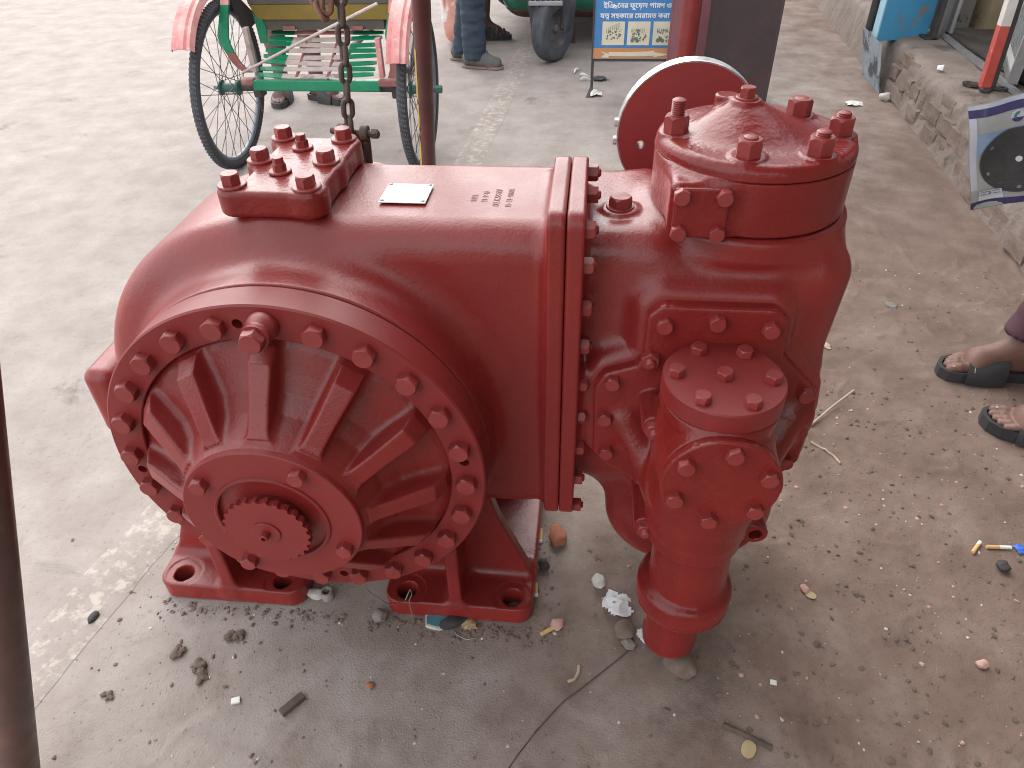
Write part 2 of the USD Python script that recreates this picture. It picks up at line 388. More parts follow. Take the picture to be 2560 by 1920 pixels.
br = part(comp, 'breather', place(lathe([(0, 0), (.0205, 0), (.0215, .004), (.0205, .013), (.0165, .019), (.016, .023), (.0185, .030), (.0185, .0325), (0, .0325)], 40), (px, 0, pz), '-y'), 'bolt_red', smooth=35)
hexbolt(br, 'plug', (px, -.0325, pz), '-y', .0285, .016, spin=12)

# bolted cover block on top
TB = [(-.073, .170), (.036, .168), (-.068, .265), (.034, .264), (-.066, .360), (.033, .358)]
def f_top(p):
    x, y = p[:, 0], p[:, 1]
    d2 = d_box(np.stack([x, y, 0 * x], 1), (-.068, .158, -1), (.057, .372, 1), .014)
    for (bx, by) in TB: d2 = smin(d2, np.hypot(x - bx, y - by) - .0225, .014)
    d2 = smin(d2, d_box(np.stack([x, y, 0 * x], 1), (-.082, .149, -1), (.057, .19, 1), .016), .012)
    d = d_ext(d2, p[:, 2], .8362, .8748, .008)
    for (bx, by) in TB: d = smin(d, d_cyl(p, (bx, by), 2, .0195, .86, .8757, .0015), .003)
    return d
top = part(comp, 'top_cover', surf(f_top, (-.12, .12, .83), (.09, .40, .885), .0028), 'red_gloss')
for (bx, by) in TB: hexbolt(top, 'bolt', (bx, by, .8757), '+z', .024, .015, spin=rng.uniform(0, 60), washer=.0205)
for (bx, by) in ((-.021, .318), (-.022, .222)):
    hexbolt(top, 'stud_nut', (bx, by, .8755), '+z', .0175, .0105, spin=rng.uniform(0, 60), washer=.0165, stud=.0)
    hexbolt(top, 'stud_nut', (bx, by, .8885), '+z', .0140, .009, spin=rng.uniform(0, 60))

# maker's plate with four rivets, stamped figures
npz = .8345
npl = part(comp, 'name_plate', rbox((.120, .214, npz), (.190, .281, npz + .0022), .001), 'plate_alu', smooth=30)
for rx, ry in ((.1245, .2185), (.1855, .2185), (.1245, .2765), (.1855, .2765)):
    part(npl, 'rivet', place(lathe([(0, 0), (.0033, 0), (.0026, .0014), (.001, .0021), (0, .0022)], 14), (rx, ry, npz + .0022)), 'steel_bare', smooth=40)
def stamped(text, x, y, h):
    m = meshkit.text_mesh(text, h, .0004)
    v = np.array(m.vertices); w = np.stack([x - v[:, 1], y + v[:, 0] * .8, .8329 + v[:, 2]], 1)
    return trimesh.Trimesh(w, m.faces, process=False)
part(comp, 'stamped_figures', cat(stamped('SUPI', .262, .232, .0085), stamped('11-P-M', .278, .230, .0085), stamped('O.F.K.SS NV', .2965, .216, .0095), stamped('15-11-90MN', .3145, .214, .0085)), 'stamp')

# head casting on the other side of the bolted joint
LX, LY = .657, .301
PADP = [(.536, .731), (.690, .731), (.706, .715), (.710, .655), (.738, .626), (.772, .592), (.777, .55), (.775, .455), (.755, .425), (.70, .36), (.58, .30), (.52, .40), (.480, .425), (.455, .450), (.451, .585), (.463, .608), (.508, .625), (.519, .640), (.519, .715)]
PADS = [tuple(c) for c in Polygon(PADP).buffer(-.014).simplify(.0008).exterior.coords[:-1]][::-1]
def f_head(p):
    x, y, z = p[:, 0], p[:, 1], p[:, 2]
    box = d_box(p, (.475, .168, .40), (.800, .45, .79), .05)
    taper = box + np.clip((.62 - z) * .06, -.02, .02)
    neck = d_box(p, (.38, .165, .33), (.56, .445, .812), .045)
    neck = smax(neck, -(x - .41), .002)
    low = d_hull2(x, z, [(.4215, .335), (.50, .24), (.62, .14), (.72, .18), (.80, .40), (.60, .60), (.4215, .60)], .05)
    low = d_ext(low, y, .185, .43, .03)
    bowl = d_cyl(p, (.640, .235), 1, .155, .185, .44, .03)
    d = union(.035, taper, neck, low, bowl)
    d = smin(d, d_cyl(p, (LX, LY), 2, .1475, .778, .8168, .009), .022)
    d = smin(d, d_ext(d_box(np.stack([0 * x, y, z], 1), (-1, .116, .288), (1, .345, .866), .022), x, .3983, .4235, .004), .012)
    base = d_ext(d_poly(x, z, PADS) - .030, y, .136, .20, .014)
    d = smin(d, base, .035)
    d = smin(d, d_cyl(p, (.4725, .256), 2, .026, .78, .8175, .003), .012)
    back = d_cyl(p, (.61, .8237 - .05), 1, .055, .40, .552, .004); d = smin(d, back, .03)
    return d
part(comp, 'cylinder_head_casting', surf(f_head, (.385, .095, .05), (.84, .58, .90), .0040), 'red_cast')
hexbolt(comp, 'plug', (.4725, .256, .8175), '+z', .030, .0145, spin=10, washer=.021)
for zz_ in (.838, .7833, .7165, .650, .5773, .5115, .4407, .369, .3):
    hexbolt(comp, 'joint_nut', (.4233, .137, zz_), '+x', .023, .014, spin=rng.uniform(0, 60), stud=.004)
for yy in (.242, .325):
    hexbolt(comp, 'joint_nut', (.4233, yy, .842), '+x', .023, .016, spin=rng.uniform(0, 60), stud=.004)

# upright cylinder, square side plate, lid with cone
def f_barrel(p):
    d = d_cyl(p, (LX, LY), 2, .1388, .8188, .8945, .0018)
    q = d_box(p, (.533, .168, .8195), (.616, .30, .8915), .012)
    return smin(d, q, .022)
barrel = part(comp, 'barrel', surf(f_barrel, (.50, .15, .81), (.81, .46, .905), .0035), 'red_gloss')
sq = part(comp, 'square_plate', rbox((.5385, .159, .8185), (.6095, .1672, .8885), .003), 'red_gloss', smooth=30)
for (bx, bz) in ((.5465, .879), (.6015, .8785), (.5475, .8275), (.5985, .8275)):
    hexbolt(sq, 'bolt', (bx, .159, bz), '-y', .020, .010, spin=rng.uniform(0, 60))
APX = (.6375, .306)
NUT = [(.544, .292, .022), (.630, .2005, .004), (.723, .213, .008), (.7685, .2915, .007), (.729, .3725, .0)]
def f_lid(p):
    x, y, z = p[:, 0], p[:, 1], p[:, 2]
    d = d_cyl(p, (LX, LY), 2, .1385, .87, .9165, .014)
    d = smax(d, .8957 - z, .0015)
    k = (.089 - .019) / (.957 - .917)
    t = np.clip((z - .917) / .04, 0, 1.2)
    cx, cy = .650 + (APX[0] - .650) * t, .303 + (APX[1] - .303) * t
    cone = np.maximum((np.hypot(x - cx, y - cy) - (.089 - k * (z - .917))) / math.hypot(1, k), np.maximum(z - .957, .90 - z))
    d = smin(d, cone, .010)
    for cx, cy, s in NUT: d = smin(d, d_cyl(p, (cx, cy), 2, .0235, .90, .9185, .002), .006)
    d = smin(d, d_cyl(p, APX, 2, .0205, .93, .9595, .003), .006)
    d = smin(d, d_cyl(p, (APX[0] - .022, APX[1] + .03), 2, .017, .92, .957, .003), .006)
    return d
lid = part(comp, 'lid', surf(f_lid, (.49, .14, .885), (.82, .47, .98), .0028), 'red_gloss')
for cx, cy, s in NUT:
    hexbolt(lid, 'nut', (cx, cy, .9185), '+z', .0305, .023, spin=rng.uniform(0, 60), stud=s if s else .0015, srad=.0098 if s else .0115)
hexbolt(lid, 'plug', (APX[0], APX[1], .9595), '+z', .020, .0125, spin=18, washer=.0155)

# valve block in front of the head: bolted pad, tee with two round covers, down pipe
TX, TY = .6175, .038
def f_pad(p):
    x, y, z = p[:, 0], p[:, 1], p[:, 2]
    d = d_ext(d_poly(x, z, PADS) - .018, y, .1165, .155, .006)
    tee = d_cyl(p, (TX, TY), 2, .0735, .36, .645, .006)
    rim = d_cyl(p, (TX, TY), 2, .081, .632, .6445, .003)
    arm = d_cyl(p, (.6178, .5675), 1, .0795, -.0445, .10, .003)
    back = d_cyl(p, (.625, .53), 1, .080, .03, .15, .012)
    sph = np.sqrt((x - .6185) ** 2 + (y - .035) ** 2 + (z - .47) ** 2) - .0815
    neck = d_cyl(p, (.6205, .038), 2, .0755, .385, .50, .016)
    pipe = d_cap(p, (.6185, .038, .42), (.6235, .038, .23), .0625, .0645)
    w = d_cap(p, (.500, .122, .520), (.578, .050, .385), .020, .026)
    w2 = d_cap(p, (.745, .125, .54), (.675, .06, .42), .028, .032)
    d = union(.024, d, tee, arm, back, sph, w, w2)
    d = smin(d, rim, .010); d = smin(d, neck, .010); d = smin(d, pipe, .012)
    for (bx, bz, y0) in ((.536, .570, .050), (.5405, .369, .036)):
        d = smin(d, d_cyl(p, (bx, bz), 1, .0185, y0, .15, .002), .005)
    lug = smin(d_cyl(p, (.7135, .3695), 1, .020, .032, .08, .004), d_box(p, (.65, .04, .358), (.712, .08, .41), .01), .015)
    d = smin(d, lug, .012)
    d = smax(d, -d_cyl(p, (.7135, .3695), 1, .0105, -.02, .066, .001), .002)
    fl = d_cyl(p, (.6205, .038), 2, .0805, .186, .246, .016); d = smin(d, fl, .008)
    gro = np.maximum(np.abs(z - .203) - .0012, .0790 - np.hypot(x - .6205, y - .038)); d = np.maximum(d, -gro)
    stub = smax(d_cyl(p, (.612, .040), 2, .050, .060, .20, .008), d_box(p, (.563, -.2, -.1), (.70, .2, .3), .004), .004)
    return smin(d, stub, .004)
valve = part(comp, 'valve_block', surf(f_pad, (.42, -.06, .04), (.82, .17, .76), .0034), 'red_gloss')
tc = part(comp, 'valve_top_cover', place(lathe([(0, 0), (.0805, 0), (.082, .0015), (.082, .0285), (.0805, .031), (0, .031)], 96), (TX, TY, .6468)), 'red_smooth', smooth=30)
for k in range(6):
    t = math.radians(-3 + 60 * k); hexbolt(tc, 'bolt', (TX + .063 * math.cos(t), TY + .063 * math.sin(t), .6778), '+z', .0205, .0105, spin=rng.uniform(0, 60))
hexbolt(tc, 'bolt', (TX, TY, .6778), '+z', .0205, .0105, spin=22)
FX, FZ = .6178, .5675
def f_fc(p):
    d = d_cyl(p, (FX, FZ), 1, .0798, -.0605, -.0460, .003)
    return d + (meshkit.fbm(p * 90., 2, 3) - .5) * .0022
fc = part(comp, 'valve_front_cover', surf(f_fc, (.52, -.08, .47), (.72, -.03, .67), .003), 'red_gloss')
for k in range(6):
    t = math.radians(83 + 60 * k); hexbolt(fc, 'bolt', (FX + .0625 * math.cos(t), -.0600, FZ + .0625 * math.sin(t)), '-y', .0215, .0115, spin=rng.uniform(0, 60))
for (bx, bz) in ((.540, .7065), (.612, .7140), (.686, .7055), (.4738, .6004), (.466, .529), (.4730, .457), (.7573, .5938), (.764, .523), (.757, .456)):
    hexbolt(comp, 'pad_bolt', (bx, .1165, bz), '-y', .0215, .0125, spin=rng.uniform(0, 60))
for (bx, by, bz) in ((.5255, .1165, .647), (.536, .050, .570), (.5405, .036, .369)):
    hexbolt(comp, 'stud_nut', (bx, by, bz), '-y', .0255, .0135, spin=rng.uniform(0, 60), stud=.008)
hexbolt(comp, 'bowl_nut', (.535, .185, .30), '-y', .0205, .012, spin=20, stud=.007)
hexbolt(comp, 'bowl_nut', (.549, .185, .212), '-y', .0205, .012, spin=20, stud=.007)

# inlet flange standing up at the back with its bare machined rim
dc = (.5949, .8237)
pts = m3.Manifold.cylinder(.030, .1235, .1235, 128).rotate([90, 0, 0]).translate([dc[0], .580, dc[1]])
for a, r in ((193, .083), (222, .112), (260, .1), (325, .1), (20, .1)):
    t = math.radians(a); pts = pts - m3.Manifold.cylinder(.1, .0075, .0075, 20, True).rotate([90, 0, 0]).translate([dc[0] + r * math.cos(t), .56, dc[1] + r * math.sin(t)])
fl = part(comp, 'inlet_flange', pts, 'red_disc', smooth=30)
part(fl, 'machined_rim', place(lathe([(.1215, .0005), (.1240, .0), (.1246, .002), (.1246, .029), (.1240, .0308), (.1215, .0305), (.1215, .0005)], 128), (dc[0], .5802, dc[1]), '-y'), 'steel_rim', smooth=30)
for (bx, bz) in ((.4685, .8416), (.4675, .8094)):
    part(fl, 'clamp_bolt', place(cat(hexhead(.014, .012), lathe([(0, -.02), (.004, -.02), (.004, 0), (0, 0)], 12)), (bx + .009, .560, bz), '-x', 10), 'steel_bare', smooth=30)
# lifting eye behind the top cover, where the shackle is hooked
part(comp, 'lifting_eye', place(trimesh.creation.torus(.030, .010, 36, 14), (.034, .425, .822), '+x', 0), 'red_gloss', smooth=40)
# ---------------------------------------------------------------- ground: one sheet, road on the far side of the worn line
def ground_mat(name):
    N = {'g': ('geometry', {}), 'sx': ('separate_xyz', {}),
         'nl': ('noise_texture', {'scale': .9, 'detail': 6, 'roughness': .62}),
         'nm': ('noise_texture', {'scale': 5.5, 'detail': 7, 'roughness': .66}),
         'nf': ('noise_texture', {'scale': 70, 'detail': 6, 'roughness': .7}),
         'ns': ('noise_texture', {'scale': 260, 'detail': 3, 'roughness': .6}),
         # how much of the surface is pale swept concrete (road, pavement) rather than trodden earth
         'e1': ('math', {'math_type': 'multiply_add', 'value2': .62, 'value3': .30}),
         'side': ('math', {'math_type': 'multiply_add', 'value2': -.80, 'value3': .16}),
         'far': ('math', {'math_type': 'multiply_add', 'value2': .42, 'value3': -.42}),
         'far2': ('clamp', {'min': -.04, 'max': 1.0}),
         's1': ('math', {'math_type': 'add'}), 's2': ('math', {'math_type': 'add'}), 's3': ('math', {'math_type': 'multiply_add', 'value2': 1.1, 'value3': -.5}),
         'mask': ('clamp', {'min': 0, 'max': 1}),
         'earth': ('rgb_ramp', {'ramp': [(.25, (.125, .084, .066)), (.5, (.185, .130, .105)), (.75, (.245, .184, .154))]}),
         'conc': ('rgb_ramp', {'ramp': [(.25, (.225, .190, .168)), (.55, (.300, .262, .240)), (.8, (.36, .325, .305))]}),
         'mix': ('mix_color', {}),
         'spk': ('rgb_ramp', {'ramp': [(.30, (.70, .68, .66)), (.44, (1, 1, 1)), (.68, (1, 1, 1)), (.76, (1.35, 1.32, 1.28))]}),
         'mul': ('mix_color', {'blend_type': 'multiply', 'fac': .8, 'use_clamp': False, 'use_clamp_result': False}),
         'nst': ('noise_texture', {'scale': 2.3, 'detail': 8, 'roughness': .7, 'distortion': .6}),
         'st': ('map_range', {'from_min': .60, 'from_max': .70, 'to_min': 0, 'to_max': .55, 'clamp': True}),
         'stain': ('mix_color', {'b': (.075, .058, .050)}),
         'h': ('math', {'math_type': 'multiply_add', 'value2': .5}),
         'b': ('bump', {'strength': .55, 'distance': .004}),
         'b2': ('bump', {'strength': .22, 'distance': .012}),
         'p': ('principled_bsdf', {'roughness': .88, 'specular_ior_level': .25})}
    L = [('g.position', 'sx.vector')] + [('g.position', f'{k}.vector') for k in ('nl', 'nm', 'nf', 'ns', 'nst')]
    L += [('sx.x', 'side.value1'), ('sx.y', 'far.value1'), ('far.value', 'far2.value'), ('side.value', 's1.value1'), ('far2.result', 's1.value2'),
          ('nl.fac', 'e1.value1'), ('e1.value', 's2.value1'), ('s1.value', 's2.value2'), ('nm.fac', 's3.value1'), ('s2.value', 's3.value3'),
          ('s3.value', 'mask.value'), ('mask.result', 'mix.fac'), ('nm.fac', 'earth.fac'), ('nm.fac', 'conc.fac'), ('earth.color', 'mix.a'), ('conc.color', 'mix.b'),
          ('nf.fac', 'spk.fac'), ('mix.result', 'mul.a'), ('spk.color', 'mul.b'), ('nst.fac', 'st.value'), ('st.result', 'stain.fac'), ('mul.result', 'stain.a'),
          ('stain.result', 'p.base_color'), ('nf.fac', 'h.value1'), ('ns.fac', 'h.value3'), ('h.value', 'b.height'), ('nm.fac', 'b2.height'), ('b2.normal', 'b.normal'), ('b.normal', 'p.normal')]
    return N, L
N, L = ground_mat('g')
N['e1'][1]['value3'] = -.24
MAT['ground'] = usdkit.material(stage, '/World/Looks/ground_look', N, L, surface='p.BSDF')
# worn road paint: the same ground with thin paint left on it
N2 = dict(N); N2['pn'] = ('noise_texture', {'scale': 26, 'detail': 7, 'roughness': .72}); N2['pm'] = ('map_range', {'from_min': .50, 'from_max': .60, 'to_min': 0, 'to_max': .42, 'clamp': True}); N2['pc'] = ('mix_color', {'b': (.56, .50, .43)})
L2 = [l for l in L if l[1] != 'p.base_color'] + [('g.position', 'pn.vector'), ('pn.fac', 'pm.value'), ('pm.result', 'pc.fac'), ('stain.result', 'pc.a'), ('pc.result', 'p.base_color')]
MAT['road_paint'] = usdkit.material(stage, '/World/Looks/road_paint', N2, L2, surface='p.BSDF')

def line_x(y):
    return np.interp(y, [-3, .1, 2.45, 3.14, 4.5, 30, 80], [-1.15, -.56, -.15, -.115, -.06, 1.5, 5.])
def ground_z(x, y):
    P = np.stack([x, y, 0 * x], -1)
    near = np.clip(1.5 - np.hypot(x - .5, y - .3) / 3.5, 0, 1)
    side = np.clip((x - line_x(y) + .1) * 1.2, .25, 1)
    z = (meshkit.fbm(P * 2.2, 3, 1) - .5) * .018 + (meshkit.fbm(P * 9, 3, 2) - .5) * .007 + (meshkit.fbm(P * 38, 3, 5) - .5) * .0048
    ridge = 1 - np.abs(meshkit.fbm(P * 5 + 7.7, 3, 8) - .5) * 2
    z = z + np.clip(ridge - .95, 0, .1) * .08 * (meshkit.noise(P * 1.7 + 3, 4) > .45)
    z = z * near * side
    # flat under the machine's feet, where it presses
    under = np.exp(-(np.clip(np.abs(x - .0) - .45, 0, 9) ** 2 + np.clip(np.abs(y - .28) - .22, 0, 9) ** 2) / .01)
    z = z * (1 - under) - .001
    z = z - np.clip(-x - 3.0, 0, 100) * .0 
    return z
def axis_pts(lo, hi, d, out, grow=1.12):
    c = list(np.arange(lo, hi, d)); s = d; x = lo
    a = []
    while x > -out: s *= grow; x -= s; a.append(x)
    b = []; s = d; x = c[-1]
    while x < out: s *= grow; x += s; b.append(x)
    return np.array(a[::-1] + c + b)
gx = axis_pts(-1.15, 2.15, .0085, 120); gy = axis_pts(-.62, 1.5, .0085, 120, 1.06)
GX, GY = np.meshgrid(gx, gy, indexing='ij')
GZ = ground_z(GX, GY)
nx, ny = GX.shape
V = np.stack([GX, GY, GZ], -1).reshape(-1, 3)
ii = np.arange(nx * ny).reshape(nx, ny)
Q = np.stack([ii[:-1, :-1], ii[1:, :-1], ii[1:, 1:], ii[:-1, 1:]], -1).reshape(-1, 4)
qc = V[Q].mean(1)
onroad = qc[:, 0] < line_x(qc[:, 1])
for nm, sel in (('road', onroad), ('ground', ~onroad)):
    f = Q[sel]; u, inv = np.unique(f, return_inverse=True)
    part('/World', nm, (V[u], inv.reshape(f.shape)), 'ground', smooth=True)
    tag(stage.GetPrimAtPath('/World/' + nm), {'road': 'pale dusty street surface', 'ground': 'trodden earth and dusty concrete beside the street'}[nm], nm, None, 'structure')
def gz(x, y): return float(ground_z(np.array([float(x)]), np.array([float(y)]))[0])
# the worn edge line
ys = np.concatenate([np.arange(-.6, 1.4, .012), np.arange(1.4, 6.5, .03)]); us = np.linspace(-.065, .065, 12)
LYY, LUU = np.meshgrid(ys, us, indexing='ij'); LXX = line_x(LYY) + LUU + (meshkit.fbm(np.stack([LYY * 8, LUU * 0, 0 * LYY], -1), 3, 11) - .5) * .02
LV = np.stack([LXX, LYY, ground_z(LXX, LYY) + .0022 - .006 * np.clip(np.abs(LUU) / .065 - .75, 0, 1)], -1).reshape(-1, 3); li = np.arange(LYY.size).reshape(LYY.shape)
LQ = np.stack([li[:-1, :-1], li[:-1, 1:], li[1:, 1:], li[1:, :-1]], -1).reshape(-1, 4)
solo('road_marking', (LV, LQ), 'road_paint', 'worn pale painted line along the edge of the street', 'road marking', None, 'structure', smooth=True)
# ---------------------------------------------------------------- the shop side: raised step, shop front, awning
mat('step_conc', (.155, .120, .100), (.235, .19, .165), .85, .95, scale=7, bump=.7, bscale=60, dist=.006, bump2=.5, bscale2=12, wear=(.11, .085, .07), wear_at=.57, wear_scale=4)
mat('old_brick', (.150, .108, .086), (.21, .158, .130), .9, scale=14, bump=.7, bscale=70, dist=.005, bump2=.4, wear=(.12, .09, .075), wear_at=.58)
mat('plaster_grey', (.23, .215, .20), (.33, .31, .29), .85, scale=6, bump=.4, bscale=40, dist=.004, wear=(.07, .08, .09), wear_at=.58, wear_scale=8)
mat('plaster_patch', (.20, .24, .28), (.30, .34, .37), .8, scale=9, bump=.3, bscale=40, wear=(.05, .055, .065), wear_at=.52, wear_scale=7)
mat('blue_paint', (.035, .20, .36), (.055, .26, .43), .55, .7, scale=5, bump=.35, bscale=30, dist=.004, wear=(.17, .16, .15), wear_at=.56, wear_scale=11)
mat('blue_pale', (.30, .47, .56), (.22, .40, .52), .6, scale=6, bump=.3, bscale=30, wear=(.05, .08, .10), wear_at=.63, wear_scale=9)
mat('wall_ochre', (.22, .17, .10), (.32, .26, .17), .9, scale=4, bump=.4, bscale=30, wear=(.10, .075, .045), wear_at=.55, wear_scale=3)
mat('galv', (.36, .37, .38), (.28, .28, .28), .4, .6, metal=.7, scale=20, bump=.2, bscale=120)
mat('black_steel', (.022, .020, .020), (.05, .042, .038), .45, .7, scale=20, bump=.2, bscale=150, wear=(.12, .08, .06), wear_at=.66, wear_scale=20)
mat('dark_floor', (.05, .042, .038), (.10, .085, .075), .7, scale=5, bump=.3, bscale=60)
mat('tin_roof', (.17, .155, .145), (.22, .20, .18), .6, .8, metal=.3, scale=4)
mat('panel_white', (.62, .62, .58), (.55, .56, .53), .45, scale=8, bump=.1)
mat('white_paint', (.66, .64, .60), (.55, .50, .46), .5, .7, scale=14, bump=.3, bscale=80, wear=(.30, .12, .10), wear_at=.66, wear_scale=20)
mat('signal_red', (.42, .055, .045), (.50, .10, .08), .5, .65, scale=12, bump=.3, bscale=80, wear=(.55, .40, .36), wear_at=.68, wear_scale=30)
def step_x(y): return 1.9676 + (y - 2.13) * .068
# raised step: rough masonry edge, worn top
ys = np.unique(np.concatenate([np.arange(-4, 1.2, .08), np.arange(1.2, 7, .022), np.arange(7, 26, .3)]))
prof = [(0., -.05), (.004, 0), (.012, .05), (.02, .11), (.028, .17), (.036, .215), (.05, .24), (.075, .25)] + [(.10 + .06 * i, .252) for i in range(8)] + [(.8, .253), (1.6, .254), (3.4, .254), (5.5, .254)]
SV = np.array([[[step_x(y) + dx, y, z] for dx, z in prof] for y in ys])
rough = np.clip((3.75 - SV[..., 1]) * 4, .12, 1)
nz = (meshkit.fbm(SV * 9, 4, 21) - .5); n2 = (meshkit.fbm(SV * 30, 3, 22) - .5)
edge = np.clip(1 - np.abs(SV[..., 2] - .2) / .2, 0, 1)
SV[..., 0] += rough * (nz * .07 + n2 * .02) * (SV[..., 2] > .01) * (SV[..., 0] - step_x(SV[..., 1]) < .3)
SV[..., 2] += (nz * .022 + n2 * .008) * (SV[..., 2] > .01) * np.where(SV[..., 0] - step_x(SV[..., 1]) < .4, 1, .25)
si = np.arange(SV.shape[0] * SV.shape[1]).reshape(SV.shape[:2])
SQ = np.stack([si[:-1, :-1], si[:-1, 1:], si[1:, 1:], si[1:, :-1]], -1).reshape(-1, 4)
step = solo('pavement', (SV.reshape(-1, 3), SQ[:, ::-1]), 'step_conc', 'raised worn masonry step in front of the shops', 'pavement', None, 'structure', smooth=True)
# broken bricks that show along its edge
r2 = np.random.default_rng(31)
def rock(c, r, seed, squash=(1, 1, .7), sub=1, rot=None):
    s = trimesh.creation.icosphere(subdivisions=sub, radius=1.)
    v = np.array(s.vertices); v = v * (.72 + .56 * meshkit.noise(v * 1.6 + seed * 3.7, seed)[:, None]) * np.asarray(squash) * r
    a = (seed * 1.7) % 6.28 if rot is None else rot
    v = v @ np.array([[math.cos(a), math.sin(a), 0], [-math.sin(a), math.cos(a), 0], [0, 0, 1]])
    return trimesh.Trimesh(v + np.asarray(c, float), s.faces, process=False)
def brick(lo, hi, seed, k=.010):
    b = boxm(lo, hi).subdivide().subdivide(); v = np.array(b.vertices); c = v.mean(0)
    v = v + (np.stack([meshkit.fbm(v * 34 + seed, 3, seed + q) for q in range(3)], -1) - .5) * 2 * k
    v = c + (v - c) * .97; return trimesh.Trimesh(v, b.faces, process=False)
sd = 0
for row, (z0, z1) in enumerate(((.015, .085), (.095, .165), (.175, .238))):
    y = 1.45 + row * .05
    while y < 3.6:
        L = r2.uniform(.10, .19); sd += 1
        if r2.random() < .82:
            x0 = step_x(y) + .022 + z0 * .16 + r2.uniform(-.012, .02)
            part(step, 'brick', brick((x0 - .016, y, z0), (x0 + .06, y + L - .014, z1 + r2.uniform(-.01, .004)), sd), 'old_brick', smooth=35)
        y += L
# shop front
shop = thing('shop_building', 'shop front with blue pillar, open shutter bay and dark floor', 'building', (2.4, 3., 0))
pb = [(2.014, 3.84), (2.31, 3.915), (2.318, 4.06), (2.032, 3.975)]
pm = extrude(Polygon(pb), 2.75); pm.apply_translation([0, 0, .235]); part(shop, 'pillar', pm, 'blue_paint')
part(shop, 'pillar_face', m3.Manifold.hull_points(np.array([(2.008, 3.838, .24), (2.012, 3.838, 2.9), (2.026, 3.977, .24), (2.030, 3.977, 2.9), (2.016, 3.838, .24), (2.020, 3.838, 2.9), (2.034, 3.977, .24), (2.038, 3.977, 2.9)])), 'blue_pale')
part(shop, 'plaster_patch', trimesh.Trimesh(np.array([(1.998, 3.66, .262), (2.020, 4.10, .262), (2.055, 3.645, -.01), (2.083, 4.10, -.01)]) + [-.012, 0, 0], [[0, 1, 2], [1, 3, 2]], process=False), 'plaster_patch')
part(shop, 'wall', boxm((2.36, 4.10, .25), (2.6, 16, 3.2)), 'plaster_grey')
part(shop, 'wall', boxm((2.45, -4.2, .25), (2.7, .9, 3.2)), 'wall_ochre', label='wall beside the near end of the shop bay')
part(shop, 'wall', boxm((-1.2, -5.5, 0), (2.45, -5.25, 2.6)), 'wall_ochre', label='wall closing the bay behind the photographer')
part(shop, 'back_wall', boxm((5.2, .7, .25), (5.4, 6., 3.2)), 'wall_ochre')
part(shop, 'side_wall', boxm((2.62, 3.95, .25), (5.2, 4.15, 3.2)), 'wall_ochre')
part(shop, 'side_wall', boxm((2.7, .7, .25), (5.2, .9, 3.2)), 'wall_ochre')
part(shop, 'floor', boxm((2.40, .9, .262), (5.2, 3.95, .274)), 'dark_floor')
part(shop, 'roof', boxm((2.3, -4.2, 3.0), (5.4, 16, 3.18)), 'tin_roof')
part(shop, 'lintel', boxm((2.3, .9, 2.5), (2.6, 3.95, 3.0)), 'blue_paint')
# shutter guide channel and floor track
for x0, x1 in ((2.335, 2.355), (2.40, 2.42)): part(shop, 'shutter_channel', boxm((x0, 3.855, .25), (x1, 3.93, 2.6)), 'galv')
part(shop, 'channel_web', boxm((2.356, 3.90, .25), (2.399, 3.93, 2.6)), 'galv')
part(shop, 'black_angle', boxm((2.295, 3.80, .25), (2.318, 3.86, 2.6)), 'black_steel')
part(shop, 'angle_plate', rbox((2.26, 3.80, .25), (2.33, 3.90, .262), .003), 'black_steel', smooth=30)
tr = [(2.37, 3.84), (2.395, 3.84), (2.315, 2.76), (2.29, 2.76)]
for off, w, h in ((0, .012, .022), (.018, .012, .016)):
    part(shop, 'floor_track', trimesh.Trimesh(*meshkit.arrays(cat(extrude(Polygon([(2.362 + off, 3.84), (2.362 + off + w, 3.84), (2.205 + off + w, 1.5), (2.205 + off, 1.5)]), h)))[:2]).apply_translation([0, 0, .256]), 'galv')
# white louvred door leaf
dv = np.array([2.35, 2.90, 0]); de = np.array([.34, .94, 0])
def leaf(u0, u1, z0, z1, t0, t1):
    e = de / np.linalg.norm(de); nn = np.array([-e[1], e[0], 0])
    P = [dv + e * u + nn * t + [0, 0, z] for u in (u0, u1) for t in (t0, t1) for z in (z0, z1)]
    return m3.Manifold.hull_points(np.array(P))
dl = thing('door_leaf', 'white metal door leaf with slotted panel standing at the shop floor edge', 'door', tuple(dv + [0, 0, .27]))
part(dl, 'panel', leaf(0, .95, .275, 2.1, 0, .03), 'panel_white')
part(dl, 'frame_rail', leaf(-.01, .96, .272, .31, -.006, .036), 'galv'); part(dl, 'frame_stile', leaf(-.03, .0, .272, 2.12, -.006, .036), 'galv'); part(dl, 'frame_rail', leaf(0, .95, .56, .58, -.006, .0), 'galv')
for k in range(7): part(dl, 'louvre', leaf(.06 + k * .055, .085 + k * .055, .36, .53, .0295, .034), 'galv')
